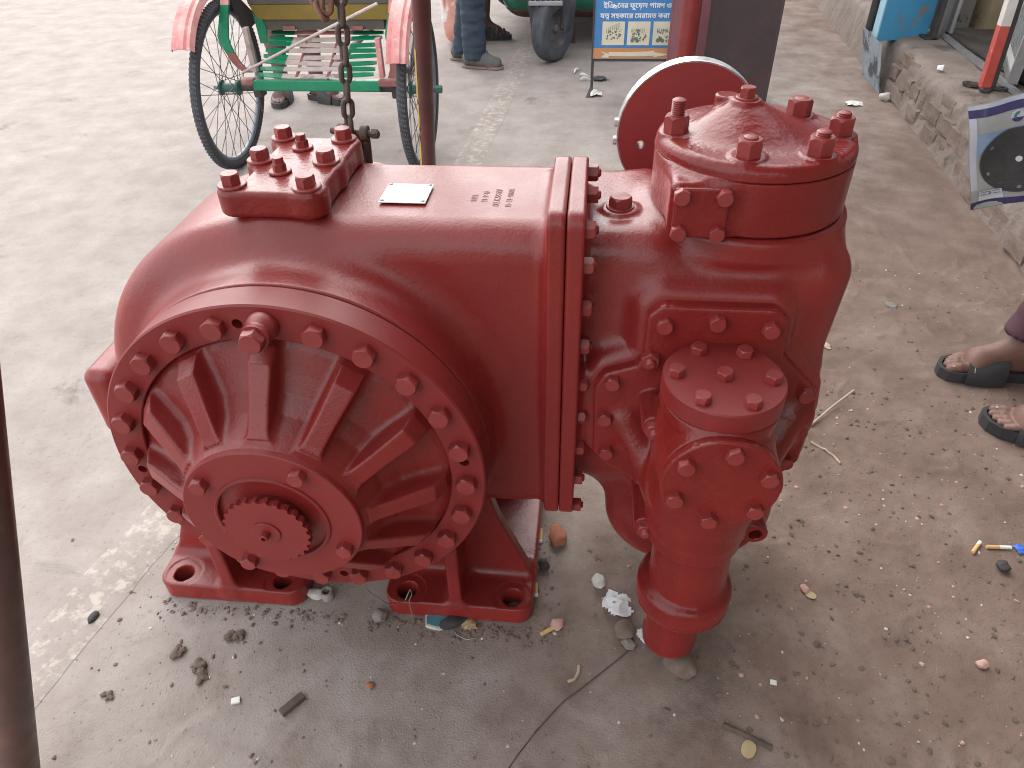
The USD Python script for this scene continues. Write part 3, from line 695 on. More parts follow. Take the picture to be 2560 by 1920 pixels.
# awning over the machine and the photographer, carried by the shop and two posts
aw = thing('awning', 'corrugated tin awning sheet over the machine', 'awning', (1., -1., 2.75))
ax_ = np.linspace(AWX0 := .30, 2.9, 220); ay_ = np.array([-2.2, AWY1 := .75])
AV = np.array([[[x, y, 2.78 + .012 * math.sin(x * 2 * PI / .075) + (x + .75) * .03] for x in ax_] for y in ay_]); ai = np.arange(440).reshape(2, 220)
AQ = np.stack([ai[0, :-1], ai[0, 1:], ai[1, 1:], ai[1, :-1]], -1)
bt = AV.copy(); bt[..., 2] -= .004
part(aw, 'sheet', cat(trimesh.Trimesh(*meshkit.arrays((AV.reshape(-1, 3), AQ))[:2], process=False), trimesh.Trimesh(*meshkit.arrays((bt.reshape(-1, 3), AQ[:, ::-1]))[:2], process=False)), 'tin_roof')
for y in (-2.1, -.9, AWY1 - .06): part(aw, 'rafter', boxm((.48, y, 2.70), (2.5, y + .05, 2.76)), 'black_steel')
for y in (-2.1,): part(aw, 'post', tube([(2.2, y, 0), (2.2, y, 2.72)], .03, 12), 'black_steel', smooth=40)

ps = thing('striped_post', 'red and white square post with black side and drilled foot lugs', 'post', (2.2, 2.86, .25))
pa, pt = np.array([2.203, 2.862, .262]), np.array([2.186, 2.866, .619]); pd = (pt - pa) / (pt - pa)[2]
def post_box(z0, z1, x0, x1, y0, y1):
    a, b = pa + pd * (z0 - pa[2]), pa + pd * (z1 - pa[2])
    return m3.Manifold.hull_points(np.array([c + [x, y, 0] for c in (a, b) for x in (x0, x1) for y in (y0, y1)]))
part(ps, 'red_band', post_box(.262, .520, -.020, .020, -.020, .020), 'signal_red'); part(ps, 'white_band', post_box(.5202, .70, -.020, .020, -.020, .020), 'white_paint'); part(ps, 'red_band', post_box(.7002, 1.0, -.020, .020, -.020, .020), 'signal_red')
part(ps, 'black_side', post_box(.259, 1.0, .0203, .040, -.0205, .028), 'black_steel')
def lug(c, dx, dy):
    b = Point(0, 0).buffer(.024, 12).union(sbox(0, -.024, .05, .024)).difference(Point(0, 0).buffer(.010, 10)); m = extrude(b, .009); return place(m, c, '+z', math.degrees(math.atan2(dy, dx)))
for c, dx, dy in (((2.158, 2.925, .258), 1, -.9), ((2.190, 2.815, .258), .5, 1.), ((2.275, 2.845, .258), -1, .3)): part(ps, 'foot_lug', lug(c, dx, dy), 'black_steel', smooth=30)
solo('pipe', tube([(2.035, 4.06, .245), (2.045, 4.06, 2.6)], .026, 16), 'black_steel', 'thin black pipe standing on the step behind the blue pillar', 'pipe', smooth=60)
solo('paper_scrap', trimesh.Trimesh(np.array([(2.10, 3.16, .262), (2.125, 3.15, .285), (2.135, 3.17, .262), (2.11, 3.185, .275), (2.12, 3.14, .262)]), [[0, 1, 3], [1, 2, 3], [0, 4, 1], [1, 4, 2]], process=False), 'panel_white', 'tiny white paper scrap lying on the shop step', 'paper')
BENGALI = [[[[1000,-120,1000,-110,1060,-110,1060,-120,1051,-121,1051,-170,1039,-170,1039,-152,1026,-140,1022,-139,1016,-143,1017,-149,1022,-151,1018,-161,1010,-158,1004,-148,1005,-137,1014,-130,1026,-130,1039,-137,1039,-120]],[[918,-152,907,-124,918,-121,922,-135,930,-150,942,-157,953,-157,959,-153,960,-147,957,-143,952,-145,948,-135,958,-129,959,-122,953,-119,945,-122,940,-126,940,-130,944,-132,942,-142,934,-140,929,-135,928,-126,930,-121,943,-111,961,-110,965,-112,971,-120,971,-128,966,-136,972,-146,971,-156,969,-160,961,-166,936,-166,924,-159]],[[667,-128,667,-125,675,-116,686,-110,702,-111,714,-120,716,-103,724,-103,728,-110,739,-110,742,-113,743,-103,752,-103,756,-110,823,-110,824,-118,834,-113,845,-113,860,-123,861,-107,870,-107,873,-113,881,-113,881,-122,872,-123,872,-170,861,-170,861,-139,857,-134,835,-154,828,-148,832,-141,832,-137,829,-135,822,-136,815,-130,814,-170,802,-170,801,-157,793,-149,785,-146,779,-150,779,-153,785,-158,785,-161,783,-167,779,-168,770,-161,767,-155,769,-142,774,-138,780,-137,779,-132,771,-126,765,-125,765,-120,756,-120,755,-169,743,-170,743,-126,737,-120,728,-120,727,-170,716,-170,715,-136,713,-132,710,-132,688,-153,681,-146,685,-139,684,-134,675,-135],[837,-122,830,-128,837,-129,841,-135,850,-127,842,-122],[814,-126,816,-127,821,-120,814,-120],[786,-120,791,-129,792,-138,802,-144,802,-120],[682,-124,682,-126,689,-126,694,-133,704,-124,693,-119]],[[391,-120,391,-110,642,-110,642,-120,633,-121,633,-170,621,-170,621,-141,618,-138,611,-139,610,-147,601,-147,597,-138,591,-136,587,-137,585,-140,585,-144,588,-149,594,-151,591,-161,579,-156,573,-146,574,-135,579,-129,583,-127,596,-127,604,-132,609,-128,620,-129,620,-120,562,-120,562,-170,550,-170,537,-159,528,-155,516,-153,512,-142,528,-132,513,-126,512,-120,502,-121,493,-130,489,-140,489,-150,491,-156,496,-160,508,-160,511,-168,506,-170,492,-170,487,-168,478,-156,477,-139,481,-128,486,-120,414,-120,414,-123,423,-128,424,-138,414,-142,412,-145,423,-150,431,-156,432,-123,454,-125,462,-129,469,-138,470,-149,468,-153,462,-157,450,-157,450,-147,457,-147,458,-141,454,-136,444,-133,444,-170,432,-170,421,-160,407,-154,399,-153,395,-142,411,-132,396,-126,396,-120],[529,-144,529,-146,535,-147,550,-156,550,-120,530,-120,541,-129,541,-138]],[[539,-185,539,-180,542,-176,549,-176,552,-180,552,-185,549,-189,542,-189]],[[431,-187,432,-178,435,-175,439,-173,452,-173,454,-168,465,-168,465,-178,479,-186,481,-190,476,-195,473,-195,463,-186,453,-195,439,-195,435,-193],[443,-186,448,-187,452,-182,444,-181,442,-183]],[[216,-120,216,-110,369,-110,369,-120,361,-121,361,-170,348,-170,335,-156,317,-150,313,-141,313,-138,316,-136,347,-123,348,-120,303,-120,303,-170,291,-170,291,-152,278,-140,274,-139,268,-143,269,-149,274,-151,270,-161,262,-158,256,-148,257,-137,266,-130,278,-130,291,-137,291,-120,249,-120,237,-131,233,-140,233,-150,240,-160,244,-161,251,-159,255,-168,250,-170,236,-170,231,-168,225,-162,221,-151,222,-135,231,-121],[330,-143,339,-147,346,-153,349,-153,348,-133,330,-141]],[[320,-167,320,-162,323,-158,330,-158,333,-162,333,-167,330,-171,323,-171]],[[102,-152,102,-140,103,-137,106,-137,113,-138,113,-150,119,-156,140,-154,147,-157,147,-128,145,-124,137,-125,131,-134,133,-138,138,-138,137,-147,124,-145,120,-138,123,-126,130,-119,139,-115,151,-116,157,-122,165,-117,177,-117,183,-124,184,-131,219,-131,219,-139,195,-140,199,-143,211,-144,214,-149,211,-162,214,-177,206,-179,204,-178,202,-169,203,-152,191,-148,184,-141,182,-151,185,-149,190,-150,196,-152,197,-155,196,-167,192,-172,186,-175,171,-175,159,-168,157,-170,147,-170,146,-166,141,-163,127,-165,112,-164,105,-159],[162,-155,169,-166,176,-168,184,-167,188,-160,186,-158,183,-160,172,-160,165,-155],[166,-125,162,-131,171,-131,173,-127],[161,-139,165,-146,169,-143,167,-139]],[[19,-120,19,-110,52,-109,51,-105,46,-103,31,-103,25,-101,19,-92,19,-82,30,-82,30,-88,34,-93,57,-95,62,-101,64,-110,79,-110,74,-104,74,-101,87,-86,97,-82,117,-84,141,-98,137,-105,134,-106,113,-93,101,-92,95,-94,88,-101,87,-104,91,-110,100,-110,100,-120,92,-121,91,-171,80,-171,80,-120,43,-121,45,-123,58,-125,66,-134,66,-147,63,-152,55,-157,73,-167,70,-173,65,-175,49,-165,24,-158,25,-149,48,-149,54,-145,55,-139,52,-134,44,-132,37,-135,37,-139,27,-141,25,-131,31,-126,31,-123,27,-120]]],[[[841,-120,841,-110,981,-110,984,-113,985,-103,994,-103,998,-110,1006,-110,1006,-120,997,-121,996,-170,985,-170,985,-126,979,-120,970,-121,970,-170,957,-170,944,-156,926,-150,922,-141,922,-138,925,-136,956,-123,958,-120,893,-120,893,-123,908,-128,914,-134,917,-141,917,-149,912,-156,897,-157,897,-147,904,-147,905,-141,902,-136,892,-132,891,-170,879,-170,877,-165,868,-157,855,-151,848,-150,844,-138,861,-129,878,-123,880,-120],[939,-143,948,-147,955,-153,958,-153,957,-133,939,-141],[860,-141,870,-147,878,-154,880,-153,879,-134,867,-138]],[[929,-167,929,-162,932,-158,939,-158,942,-162,942,-167,939,-171,932,-171]],[[511,-120,511,-110,668,-110,671,-113,672,-103,681,-103,685,-110,819,-110,819,-120,743,-120,743,-170,731,-170,730,-157,722,-149,714,-146,708,-150,708,-154,714,-158,711,-168,704,-166,699,-161,696,-155,697,-144,700,-140,708,-137,709,-135,705,-128,694,-125,694,-120,684,-121,683,-170,672,-170,672,-126,666,-120,657,-121,657,-170,644,-170,631,-156,613,-150,609,-141,609,-138,612,-136,643,-123,644,-120,599,-120,599,-170,587,-170,586,-157,578,-149,570,-146,564,-150,564,-154,570,-158,568,-167,564,-168,560,-166,553,-158,552,-147,556,-140,565,-137,564,-132,556,-126,550,-125,550,-120,544,-120,532,-131,528,-140,528,-150,535,-160,539,-161,546,-159,550,-168,545,-170,531,-170,526,-168,520,-162,516,-151,517,-135,526,-121],[715,-120,720,-129,721,-138,731,-144,731,-120],[626,-143,635,-147,642,-153,645,-153,644,-133,626,-141],[571,-120,576,-129,577,-138,587,-144,587,-120]],[[753,-132,754,-127,764,-125,767,-137,773,-149,779,-154,789,-157,800,-154,803,-147,803,-141,800,-135,794,-133,789,-137,789,-143,779,-144,777,-140,778,-130,787,-124,803,-125,813,-134,815,-140,814,-153,809,-161,799,-166,782,-166,776,-164,769,-160,762,-152]],[[616,-162,619,-158,626,-158,629,-162,629,-167,626,-171,619,-171,616,-167]],[[171,-120,171,-110,371,-110,374,-113,375,-103,384,-103,388,-110,489,-110,489,-120,481,-121,481,-170,468,-170,455,-156,437,-150,433,-141,433,-138,436,-136,467,-123,468,-120,427,-120,415,-130,411,-140,411,-150,418,-160,430,-160,433,-168,428,-170,414,-170,409,-168,400,-156,399,-139,408,-120,387,-121,386,-170,375,-170,375,-126,369,-120,339,-120,341,-123,355,-128,361,-134,364,-141,364,-149,359,-156,344,-157,344,-147,351,-147,352,-141,349,-136,338,-132,338,-170,326,-170,324,-165,315,-157,302,-151,295,-150,291,-141,291,-138,296,-135,325,-123,327,-120,261,-120,262,-123,270,-123,277,-126,283,-134,283,-148,273,-157,290,-168,285,-176,283,-176,263,-164,241,-158,243,-149,263,-150,270,-147,272,-143,271,-136,262,-132,255,-135,255,-140,244,-141,243,-131,249,-124,244,-120,229,-121,229,-170,217,-170,217,-139,210,-138,201,-154,195,-159,184,-159,176,-152,175,-148,183,-144,187,-149,192,-149,194,-145,193,-137,188,-129,175,-126,176,-120],[450,-143,459,-147,466,-153,469,-153,468,-133,450,-141],[307,-141,317,-147,326,-154,327,-153,326,-134,314,-138],[195,-120,198,-124,202,-132,206,-128,217,-129,216,-120]],[[440,-167,440,-162,443,-158,450,-158,453,-162,453,-167,450,-171,443,-171]],[[19,-120,19,-110,149,-110,149,-120,73,-120,73,-170,61,-170,48,-159,39,-155,27,-153,23,-142,39,-132,24,-126,24,-120],[40,-144,40,-146,46,-147,61,-156,61,-120,41,-120,52,-129,52,-138]],[[83,-132,84,-127,94,-125,97,-137,103,-149,109,-154,119,-157,130,-154,133,-147,133,-141,130,-135,124,-133,119,-137,119,-143,109,-144,107,-140,108,-130,117,-124,130,-124,141,-131,145,-140,145,-149,141,-158,144,-159,144,-165,138,-166,138,-196,131,-196,131,-185,123,-178,116,-180,120,-184,117,-191,110,-186,109,-177,112,-173,124,-172,130,-176,131,-166,112,-166,99,-160,90,-149]]]]
# ---------------------------------------------------------------- lifting tripod, chain, shackle
mat('pole_paint', (.045, .022, .018), (.085, .035, .028), .38, .55, scale=14, bump=.25, bscale=120, wear=(.16, .11, .04), wear_at=.60, wear_scale=9)
mat('pole_maroon', (.050, .012, .012), (.085, .022, .02), .32, .5, scale=10, bump=.25, bscale=120, wear=(.20, .19, .18), wear_at=.68, wear_scale=9)
mat('yellow_old', (.42, .28, .02), (.34, .24, .05), .6, scale=20, wear=(.05, .02, .018), wear_at=.52, wear_scale=14)
mat('chain_rust', (.065, .048, .042), (.105, .072, .058), .55, .75, metal=.35, scale=50, bump=.6, bscale=260, dist=.002)
mat('chain_brown', (.16, .085, .06), (.22, .12, .085), .7, metal=.2, scale=50, bump=.6, bscale=260)
APEX = np.array([.318, .102, 2.70])
tri = thing('lifting_tripod', 'tall pipe tripod standing over the compressor with the hoist chain', 'tripod', tuple(APEX))
legL, legB = np.array([-.487, -.320, -.02]), np.array([-.121, 1.5, -.01])
part(tri, 'leg', tube([legL, APEX], .032, 28), 'pole_paint', smooth=60, label='dark weathered leg at the front corner')
part(tri, 'leg', tube([legB, APEX], .0215, 28), 'pole_maroon', smooth=60, label='maroon leg behind the machine with yellow paint left on one side')
part(tri, 'leg', tube([(1.15, -1.9, 0), APEX], .026, 20), 'pole_paint', smooth=60)
d = (APEX - legB) / np.linalg.norm(APEX - legB)
def strip_on(a, dr, r, t0, t1, a0, a1, n=30):
    F = align(dr); V = []
    for t in np.linspace(t0, t1, n):
        for q in np.linspace(a0, a1, 8):
            V.append(a + dr * t + r * (math.cos(q) * F[:, 0] + math.sin(q) * F[:, 1]))
    V = np.array(V); i = np.arange(n * 8).reshape(n, 8)
    Q = np.stack([i[:-1, :-1], i[:-1, 1:], i[1:, 1:], i[1:, :-1]], -1).reshape(-1, 4)
    return trimesh.Trimesh(V, np.vstack([Q[:, [0, 1, 2]], Q[:, [0, 2, 3]]]), process=False)
Fd = align(d); want = np.array([-.85, -.5, 0]); qa = math.atan2(want @ Fd[:, 1], want @ Fd[:, 0])
part(tri, 'paint_strip', strip_on(legB, d, .0220, .15, .98, qa - .38, qa + .30), 'yellow_old', smooth=True)
part(tri, 'apex_plate', rbox(APEX - [.06, .06, .05], APEX + [.06, .06, .04], .01), 'pole_paint', smooth=30)

def link_mesh(L, W, r, seg=10):
    """stadium link in the xz plane, long along z, centred"""
    a = W / 2 - r; h = L / 2 - W / 2; P = []
    for t in np.linspace(0, PI, 9): P.append((a * math.cos(t), 0, h + a * math.sin(t)))
    for t in np.linspace(PI, 2 * PI, 9): P.append((a * math.cos(t), 0, -h + a * math.sin(t)))
    return tube(P, r, seg, closed=True)
LK = link_mesh(.0372, .0235, .0045)
def chain_links(parent, P0, P1, pitch, mats, twist0=0., jit=0.):
    P0, P1 = np.asarray(P0, float), np.asarray(P1, float); D = P1 - P0; n = int(np.linalg.norm(D) / pitch)
    Fm = align(D)
    for k in range(n):
        c = P0 + D / np.linalg.norm(D) * pitch * (k + .5)
        a = math.radians(twist0 + 90 * (k % 2) + rng.uniform(-jit, jit)); Rz = np.array([[math.cos(a), -math.sin(a), 0], [math.sin(a), math.cos(a), 0], [0, 0, 1]])
        v = np.array(LK.vertices) @ Rz.T @ Fm.T + c
        part(parent, 'link', trimesh.Trimesh(v, LK.faces, process=False), mats, smooth=50)
ch = thing('hoist_chain', 'dark rusty chain hanging taut over the machine to a shackle', 'chain', (.03, .42, .9))
c0, c1 = np.array([.0222, .4215, .862]), np.array([.0430, .4200, 1.075])
Lp = .0280
cu = (c1 - c0) / np.linalg.norm(c1 - c0)
chain_links(ch, c0, c0 + cu * 1.3, Lp, 'chain_rust', 35, 9)
# shackle at its lower end
S0 = np.array([.0215, .4215, .862])
sh = part(ch, 'shackle', place(tube([(-.0215, 0, .012), (-.0205, 0, -.02), (-.019, 0, -.048), (-.013, 0, -.060), (0, 0, -.065), (.013, 0, -.060), (.019, 0, -.048), (.0205, 0, -.02), (.0215, 0, .012)], .0082, 12), S0 + [.006, .004, -.012], '+z', -12), 'chain_rust', smooth=50)
for sx in (-1, 1): part(ch, 'shackle_ear', place(lathe([(0, -.006), (.0125, -.006), (.0135, -.004), (.0135, .004), (.0125, .006), (0, .006)], 24), S0 + [.006 + sx * .0212, .004 - sx * .0045, .002], '+x', 0), 'chain_rust', smooth=40)
part(ch, 'shackle_pin', tube([S0 + [-.034, .012, .002], S0 + [.052, -.006, .002]], .0058, 12), 'chain_rust', smooth=50)
part(ch, 'pin_head', place(hexhead(.015, .010), S0 + [.040, -.003, .002], '+x', 8), 'chain_rust', smooth=30)
# the loose second end, brown with rust
ch2 = thing('loose_chain', 'loose brown rusted chain end looped beside the taut chain', 'chain', (.02, .42, 1.05))
for (cx, cz, rot, tw) in ((.0345, 1.052, 12, 20), (.0215, 1.041, -24, 78), (.014, 1.066, -10, 10), (.034, 1.082, 4, 80), (.008, 1.094, -10, 84), (.032, 1.112, 2, 10), (.004, 1.124, -8, 12), (.031, 1.142, 0, 84)):
    a = math.radians(tw); b = math.radians(rot)
    v = np.array(LK.vertices) * .92 @ np.array([[math.cos(a), math.sin(a), 0], [-math.sin(a), math.cos(a), 0], [0, 0, 1]])
    v = v @ np.array([[math.cos(b), 0, -math.sin(b)], [0, 1, 0], [math.sin(b), 0, math.cos(b)]])
    part(ch2, 'link', trimesh.Trimesh(v + [.020 + (cx - .020) * .75 - .006, .405, 1.052 + (cz - 1.041) * .8], LK.faces, process=False), 'chain_brown', smooth=50)

# ---------------------------------------------------------------- column with the red pipe, sign board
mat('column_red', (.15, .050, .055), (.20, .075, .080), .55, .7, scale=5, bump=.2, bscale=80, wear=(.32, .20, .19), wear_at=.68, wear_scale=14)
mat('column_dark', (.050, .038, .040), (.085, .058, .060), .5, .65, scale=4, bump=.2, bscale=80, wear=(.17, .02, .018), wear_at=.60, wear_scale=2.2)
mat('pipe_red', (.14, .0125, .011), (.185, .022, .018), .35, .5, scale=12, bump=.25, bscale=120)
A_, B_, C_, D_ = np.array([.990, 3.30]), np.array([1.392, 3.50]), np.array([.817, 3.48]), np.array([1.13, 3.590])
col = thing('steel_column', 'big square steel column with one red face and one dark face', 'column', (1.1, 3.6, 0))
def slab4(p, q, t, z0, z1):
    p, q = np.asarray(p), np.asarray(q); e = (q - p) / np.linalg.norm(q - p); n = np.array([-e[1], e[0]]) * t
    return extrude(Polygon([p, q, q + n, p + n]), z1 - z0).apply_translation([0, 0, z0])
eps = .003
part(col, 'face_plate', slab4(A_ + (B_ - A_) * .0, B_, .012, -.02, 4.2), 'column_dark', label='dark face')
part(col, 'face_plate', slab4(C_, A_ + (C_ - A_) * .0, .012, -.02, 4.2), 'column_red', label='faded red face')
part(col, 'face_plate', slab4(B_ + (D_ - B_) * .012, D_, .012, -.02, 4.2), 'column_dark'); part(col, 'face_plate', slab4(D_, C_ + (D_ - C_) * .012, .012, -.02, 4.2), 'column_red')
pz = [np.array([.888, 3.235, -.01]), np.array([.925, 3.245, 4.2])]
solo('pipe', tube(pz, .046, 28), 'pipe_red', 'bright red pipe standing against the corner of the column', 'pipe', smooth=60)

mat('sign_blue', (.045, .17, .40), (.065, .22, .46), .5, scale=6, wear=(.10, .27, .42), wear_at=.62, wear_scale=5)
mat('sign_orange', (.50, .22, .08), (.44, .24, .11), .6, scale=9, wear=(.45, .36, .24), wear_at=.62, wear_scale=12)
mat('sign_cream', (.56, .52, .40), (.62, .58, .46), .6, scale=8, wear=(.42, .40, .30), wear_at=.66, wear_scale=18)
mat('sign_white', (.72, .74, .74), None, .5)
mat('sign_ink', (.06, .09, .07), (.18, .22, .17), .6, scale=60)
mat('iron', (.035, .030, .028), (.06, .05, .045), .55, .7, scale=30, bump=.2, bscale=150)
sg = thing('sign_board', 'blue workshop sign board on iron legs with Bengali lettering and arrow', 'sign', (.63, 3.6, 0))
def zt(z): return 3.6 + .0 * z
part(sg, 'board', boxm((.418, 3.605, .192), (1.02, 3.622, 1.05)), 'sign_blue')
part(sg, 'arrow_strip', boxm((.4185, 3.6025, .196), (1.0195, 3.6049, .2515)), 'sign_orange')
arrow = Polygon([(.455, .236), (.505, .222), (.505, .2315), (.60, .231), (.70, .2335), (.76, .2395), (.755, .231), (.845, .219), (.752, .204), (.758, .2125), (.70, .2095), (.60, .209), (.505, .2105), (.505, .2005), (.462, .204), (.482, .2195)])
def on_sign(poly, y, t=.0012):
    m = extrude(poly, t); v = np.array(m.vertices); return trimesh.Trimesh(np.stack([v[:, 0], y - v[:, 2], v[:, 1]], 1), m.faces[:, ::-1], process=False)
part(sg, 'arrow', on_sign(arrow, 3.6023), 'sign_cream')
for k, x0 in enumerate((.4625, .6015, .7405)):
    ph = part(sg, 'photo_panel', boxm((x0, 3.6035, .2668), (x0 + .1225, 3.6049, .3868)), 'sign_cream')
    r3 = np.random.default_rng(k + 3); bl = []
    for q in range(34):
        u = r3.random(); cx, cz = x0 + .02 + .085 * u, .285 + .06 * r3.random() + .02 * u * (k == 0)
        bl.append(Point(cx, cz).buffer(r3.uniform(.0015, .006), 3))
    for q in range(7): bl.append(sbox(x0 + .022 + q * .011, .33 + .004 * q * (k == 0), x0 + .025 + q * .011, .352 + .005 * q * (k == 0)))
    if k: bl += [Point(x0 + .03, .292).buffer(.011), Point(x0 + .055, .29).buffer(.010), Point(x0 + .045, .30).buffer(.009)]
    u_ = union_all(bl); gs = [g for g in getattr(u_, 'geoms', [u_]) if g.area > 1e-7]
    part(ph, 'printed_pump', cat(*[on_sign(g.intersection(sbox(x0 + .003, .268, x0 + .119, .385)), 3.6034, .0006) for g in gs if g.within(sbox(x0 + .003, .268, x0 + .119, .385))]), 'sign_ink')
def bengali(line, x0, x1, z0, y):
    P = [Polygon(np.array(r[0]).reshape(-1, 2), [np.array(h).reshape(-1, 2) for h in r[1:]]).buffer(0) for r in BENGALI[line]]
    b = union_all(P); bx0, by0, bx1, by1 = b.bounds; s = (x1 - x0) / (bx1 - bx0)
    b = affinity.affine_transform(b, [s, 0, 0, s, x0 - bx0 * s, z0 + 170 * s])
    return cat(*[on_sign(g, y, .0008) for g in getattr(b, 'geoms', [b]) if g.area > 1e-7])
part(sg, 'lettering', bengali(0, .462, .860, .4535, 3.6047), 'sign_white'); part(sg, 'lettering', bengali(1, .4475, .822, .4035, 3.6047), 'sign_white')
part(sg, 'frame_rail', boxm((.410, 3.600, .182), (1.028, 3.628, .1905)), 'iron'); part(sg, 'frame_stile', boxm((.4085, 3.600, .1906), (.4165, 3.628, 1.06)), 'iron'); part(sg, 'frame_stile', boxm((1.022, 3.600, .1906), (1.03, 3.628, 1.06)), 'iron')
part(sg, 'leg', boxm((.409, 3.602, .03), (.425, 3.622, .1815)), 'iron'); part(sg, 'leg', boxm((1.012, 3.602, .0), (1.028, 3.622, .1815)), 'iron')
part(sg, 'foot', m3.Manifold.hull_points(np.array([(.409, 3.602, .045), (.425, 3.602, .045), (.417, 3.622, .05), (.385, 3.54, .0), (.432, 3.545, .0), (.40, 3.60, .0)])), 'iron')

# ---------------------------------------------------------------- cycle rickshaw
mat('tyre', (.030, .032, .036), (.055, .057, .062), .8, scale=30, bump=.4, bscale=160, dist=.002)
mat('tread_dust', (.10, .11, .13), (.06, .065, .075), .85, scale=40, bump=.5, bscale=200)
mat('rim_blue', (.20, .225, .25), (.12, .14, .16), .4, .55, metal=.5, scale=20)
mat('spoke', (.10, .10, .10), (.05, .05, .05), .4, metal=.6)
mat('hub_green', (.02, .10, .075), (.03, .06, .05), .5, scale=60)
mat('green_paint', (.0, .135, .060), (.004, .18, .085), .28, .4, scale=8, bump=.2, bscale=60, wear=(.07, .13, .09), wear_at=.60, wear_scale=14)
mat('wood_bare', (.36, .29, .27), (.46, .38, .35), .8, scale=20, bump=.4, bscale=80, wear=(.24, .18, .17), wear_at=.58, wear_scale=16)
mat('faded_pink', (.50, .15, .15), (.62, .36, .33), .55, .7, scale=16, bump=.4, bscale=70, wear=(.52, .42, .36), wear_at=.58, wear_scale=24)
mat('red_rust', (.17, .05, .045), (.24, .10, .085), .65, scale=18, bump=.3, bscale=90, wear=(.30, .17, .15), wear_at=.60)
mat('board_yellow', (.16, .11, .02), (.23, .16, .03), .6, scale=5, bump=.2, bscale=40, wear=(.06, .05, .035), wear_at=.60, wear_scale=6)
mat('board_dark', (.05, .042, .036), (.08, .068, .055), .7, scale=5, bump=.3, bscale=40, wear=(.10, .16, .15), wear_at=.68)
mat('rubber_dark', (.035, .030, .030), None, .8)
rk = thing('cycle_rickshaw', 'cycle rickshaw seen from behind with green and bare slats', 'rickshaw', (-.8, 2.48, 0))
AY, AZ = 2.455, .352
def wheel(cx0, tilt):
    cx = 0.
    def lean(m):
        v, f, _ = meshkit.arrays(m); v = v.copy(); v[:, 0] += cx0 + (v[:, 2] - AZ) * tilt; return trimesh.Trimesh(v, f, process=False)
    R_ = .352; ty = tube([(cx, AY + (R_ - .0205) * math.cos(t), AZ + (R_ - .0205) * math.sin(t)) for t in np.linspace(0, 2 * PI, 73)[:-1]], .0205, 14, True)
    w = part(rk, 'wheel', lean(ty), 'tyre', smooth=60)
    nub = []
    for k in range(110):
        t = 2 * PI * k / 110
        for off in (-.011, -.0035, .0045, .0115):
            rr = R_ + .0005 - abs(off) * .25
            b = boxm((-.0028, -.0045, -.0012), (.0028, .0045, .0022)); v = np.array(b.vertices)
            c, s = math.cos(t + off * 1.2), math.sin(t + off * 1.2)
            nub.append(trimesh.Trimesh(np.stack([cx + off + v[:, 0], AY + rr * c - v[:, 1] * s + v[:, 2] * c, AZ + rr * s + v[:, 1] * c + v[:, 2] * s], 1), b.faces, process=False))
    part(w, 'tread', lean(cat(*nub)), 'tread_dust', kind='stuff')
    part(w, 'rim', lean(tube([(cx, AY + .309 * math.cos(t), AZ + .309 * math.sin(t)) for t in np.linspace(0, 2 * PI, 73)[:-1]], .0125, 8, True)), 'rim_blue', smooth=60)
    part(w, 'hub', lean(place(lathe([(0, -.075), (.009, -.075), (.009, -.05), (.032, -.045), (.032, -.036), (.020, -.03), (.020, .03), (.032, .036), (.032, .045), (.012, .05), (.012, .075), (0, .075)], 24), (cx, AY, AZ), '+x')), 'hub_green', smooth=35)
    for k in range(36):
        t0 = 2 * PI * k / 36; t1 = t0 + (.95 if k % 4 < 2 else -.95); sx = .040 if k % 2 else -.040
        part(w, 'spoke', lean(tube([(cx + sx, AY + .030 * math.cos(t1), AZ + .030 * math.sin(t1)), (cx, AY + .305 * math.cos(t0), AZ + .305 * math.sin(t0))], .0016, 5)), 'spoke', smooth=True)
    return w
WL, WR = -1.195, -.330
wheel(WL, .10); wheel(WR, .02)
part(rk, 'axle', tube([(WL + .05, AY, AZ), (WR - .05, AY, AZ)], .0135, 14), 'black_steel', smooth=60)
part(rk, 'axle_nut', place(hexhead(.03, .03), (WR + .07, AY, AZ), '+x'), 'hub_green', smooth=30)
for bx in (-1.06, -.43):
    part(rk, 'axle_bracket', rbox((bx - .02, AY - .03, AZ - .035), (bx + .02, AY + .03, AZ + .045), .006), 'black_steel', smooth=30)
    part(rk, 'bracket_bolt', tube([(bx, AY - .02, AZ - .03), (bx, AY - .02, AZ - .10)], .005, 8), 'black_steel', smooth=50)
part(rk, 'rear_bar', rbox((-1.05, 2.375, .362), (-.485, 2.41, .405), .004), 'green_paint', smooth=30)
part(rk, 'bar_end', rbox((-1.10, 2.372, .385), (-1.045, 2.412, .410), .004), 'red_rust', smooth=30); part(rk, 'bar_end', rbox((-.49, 2.372, .383), (-.41, 2.412, .408), .004), 'red_rust', smooth=30)
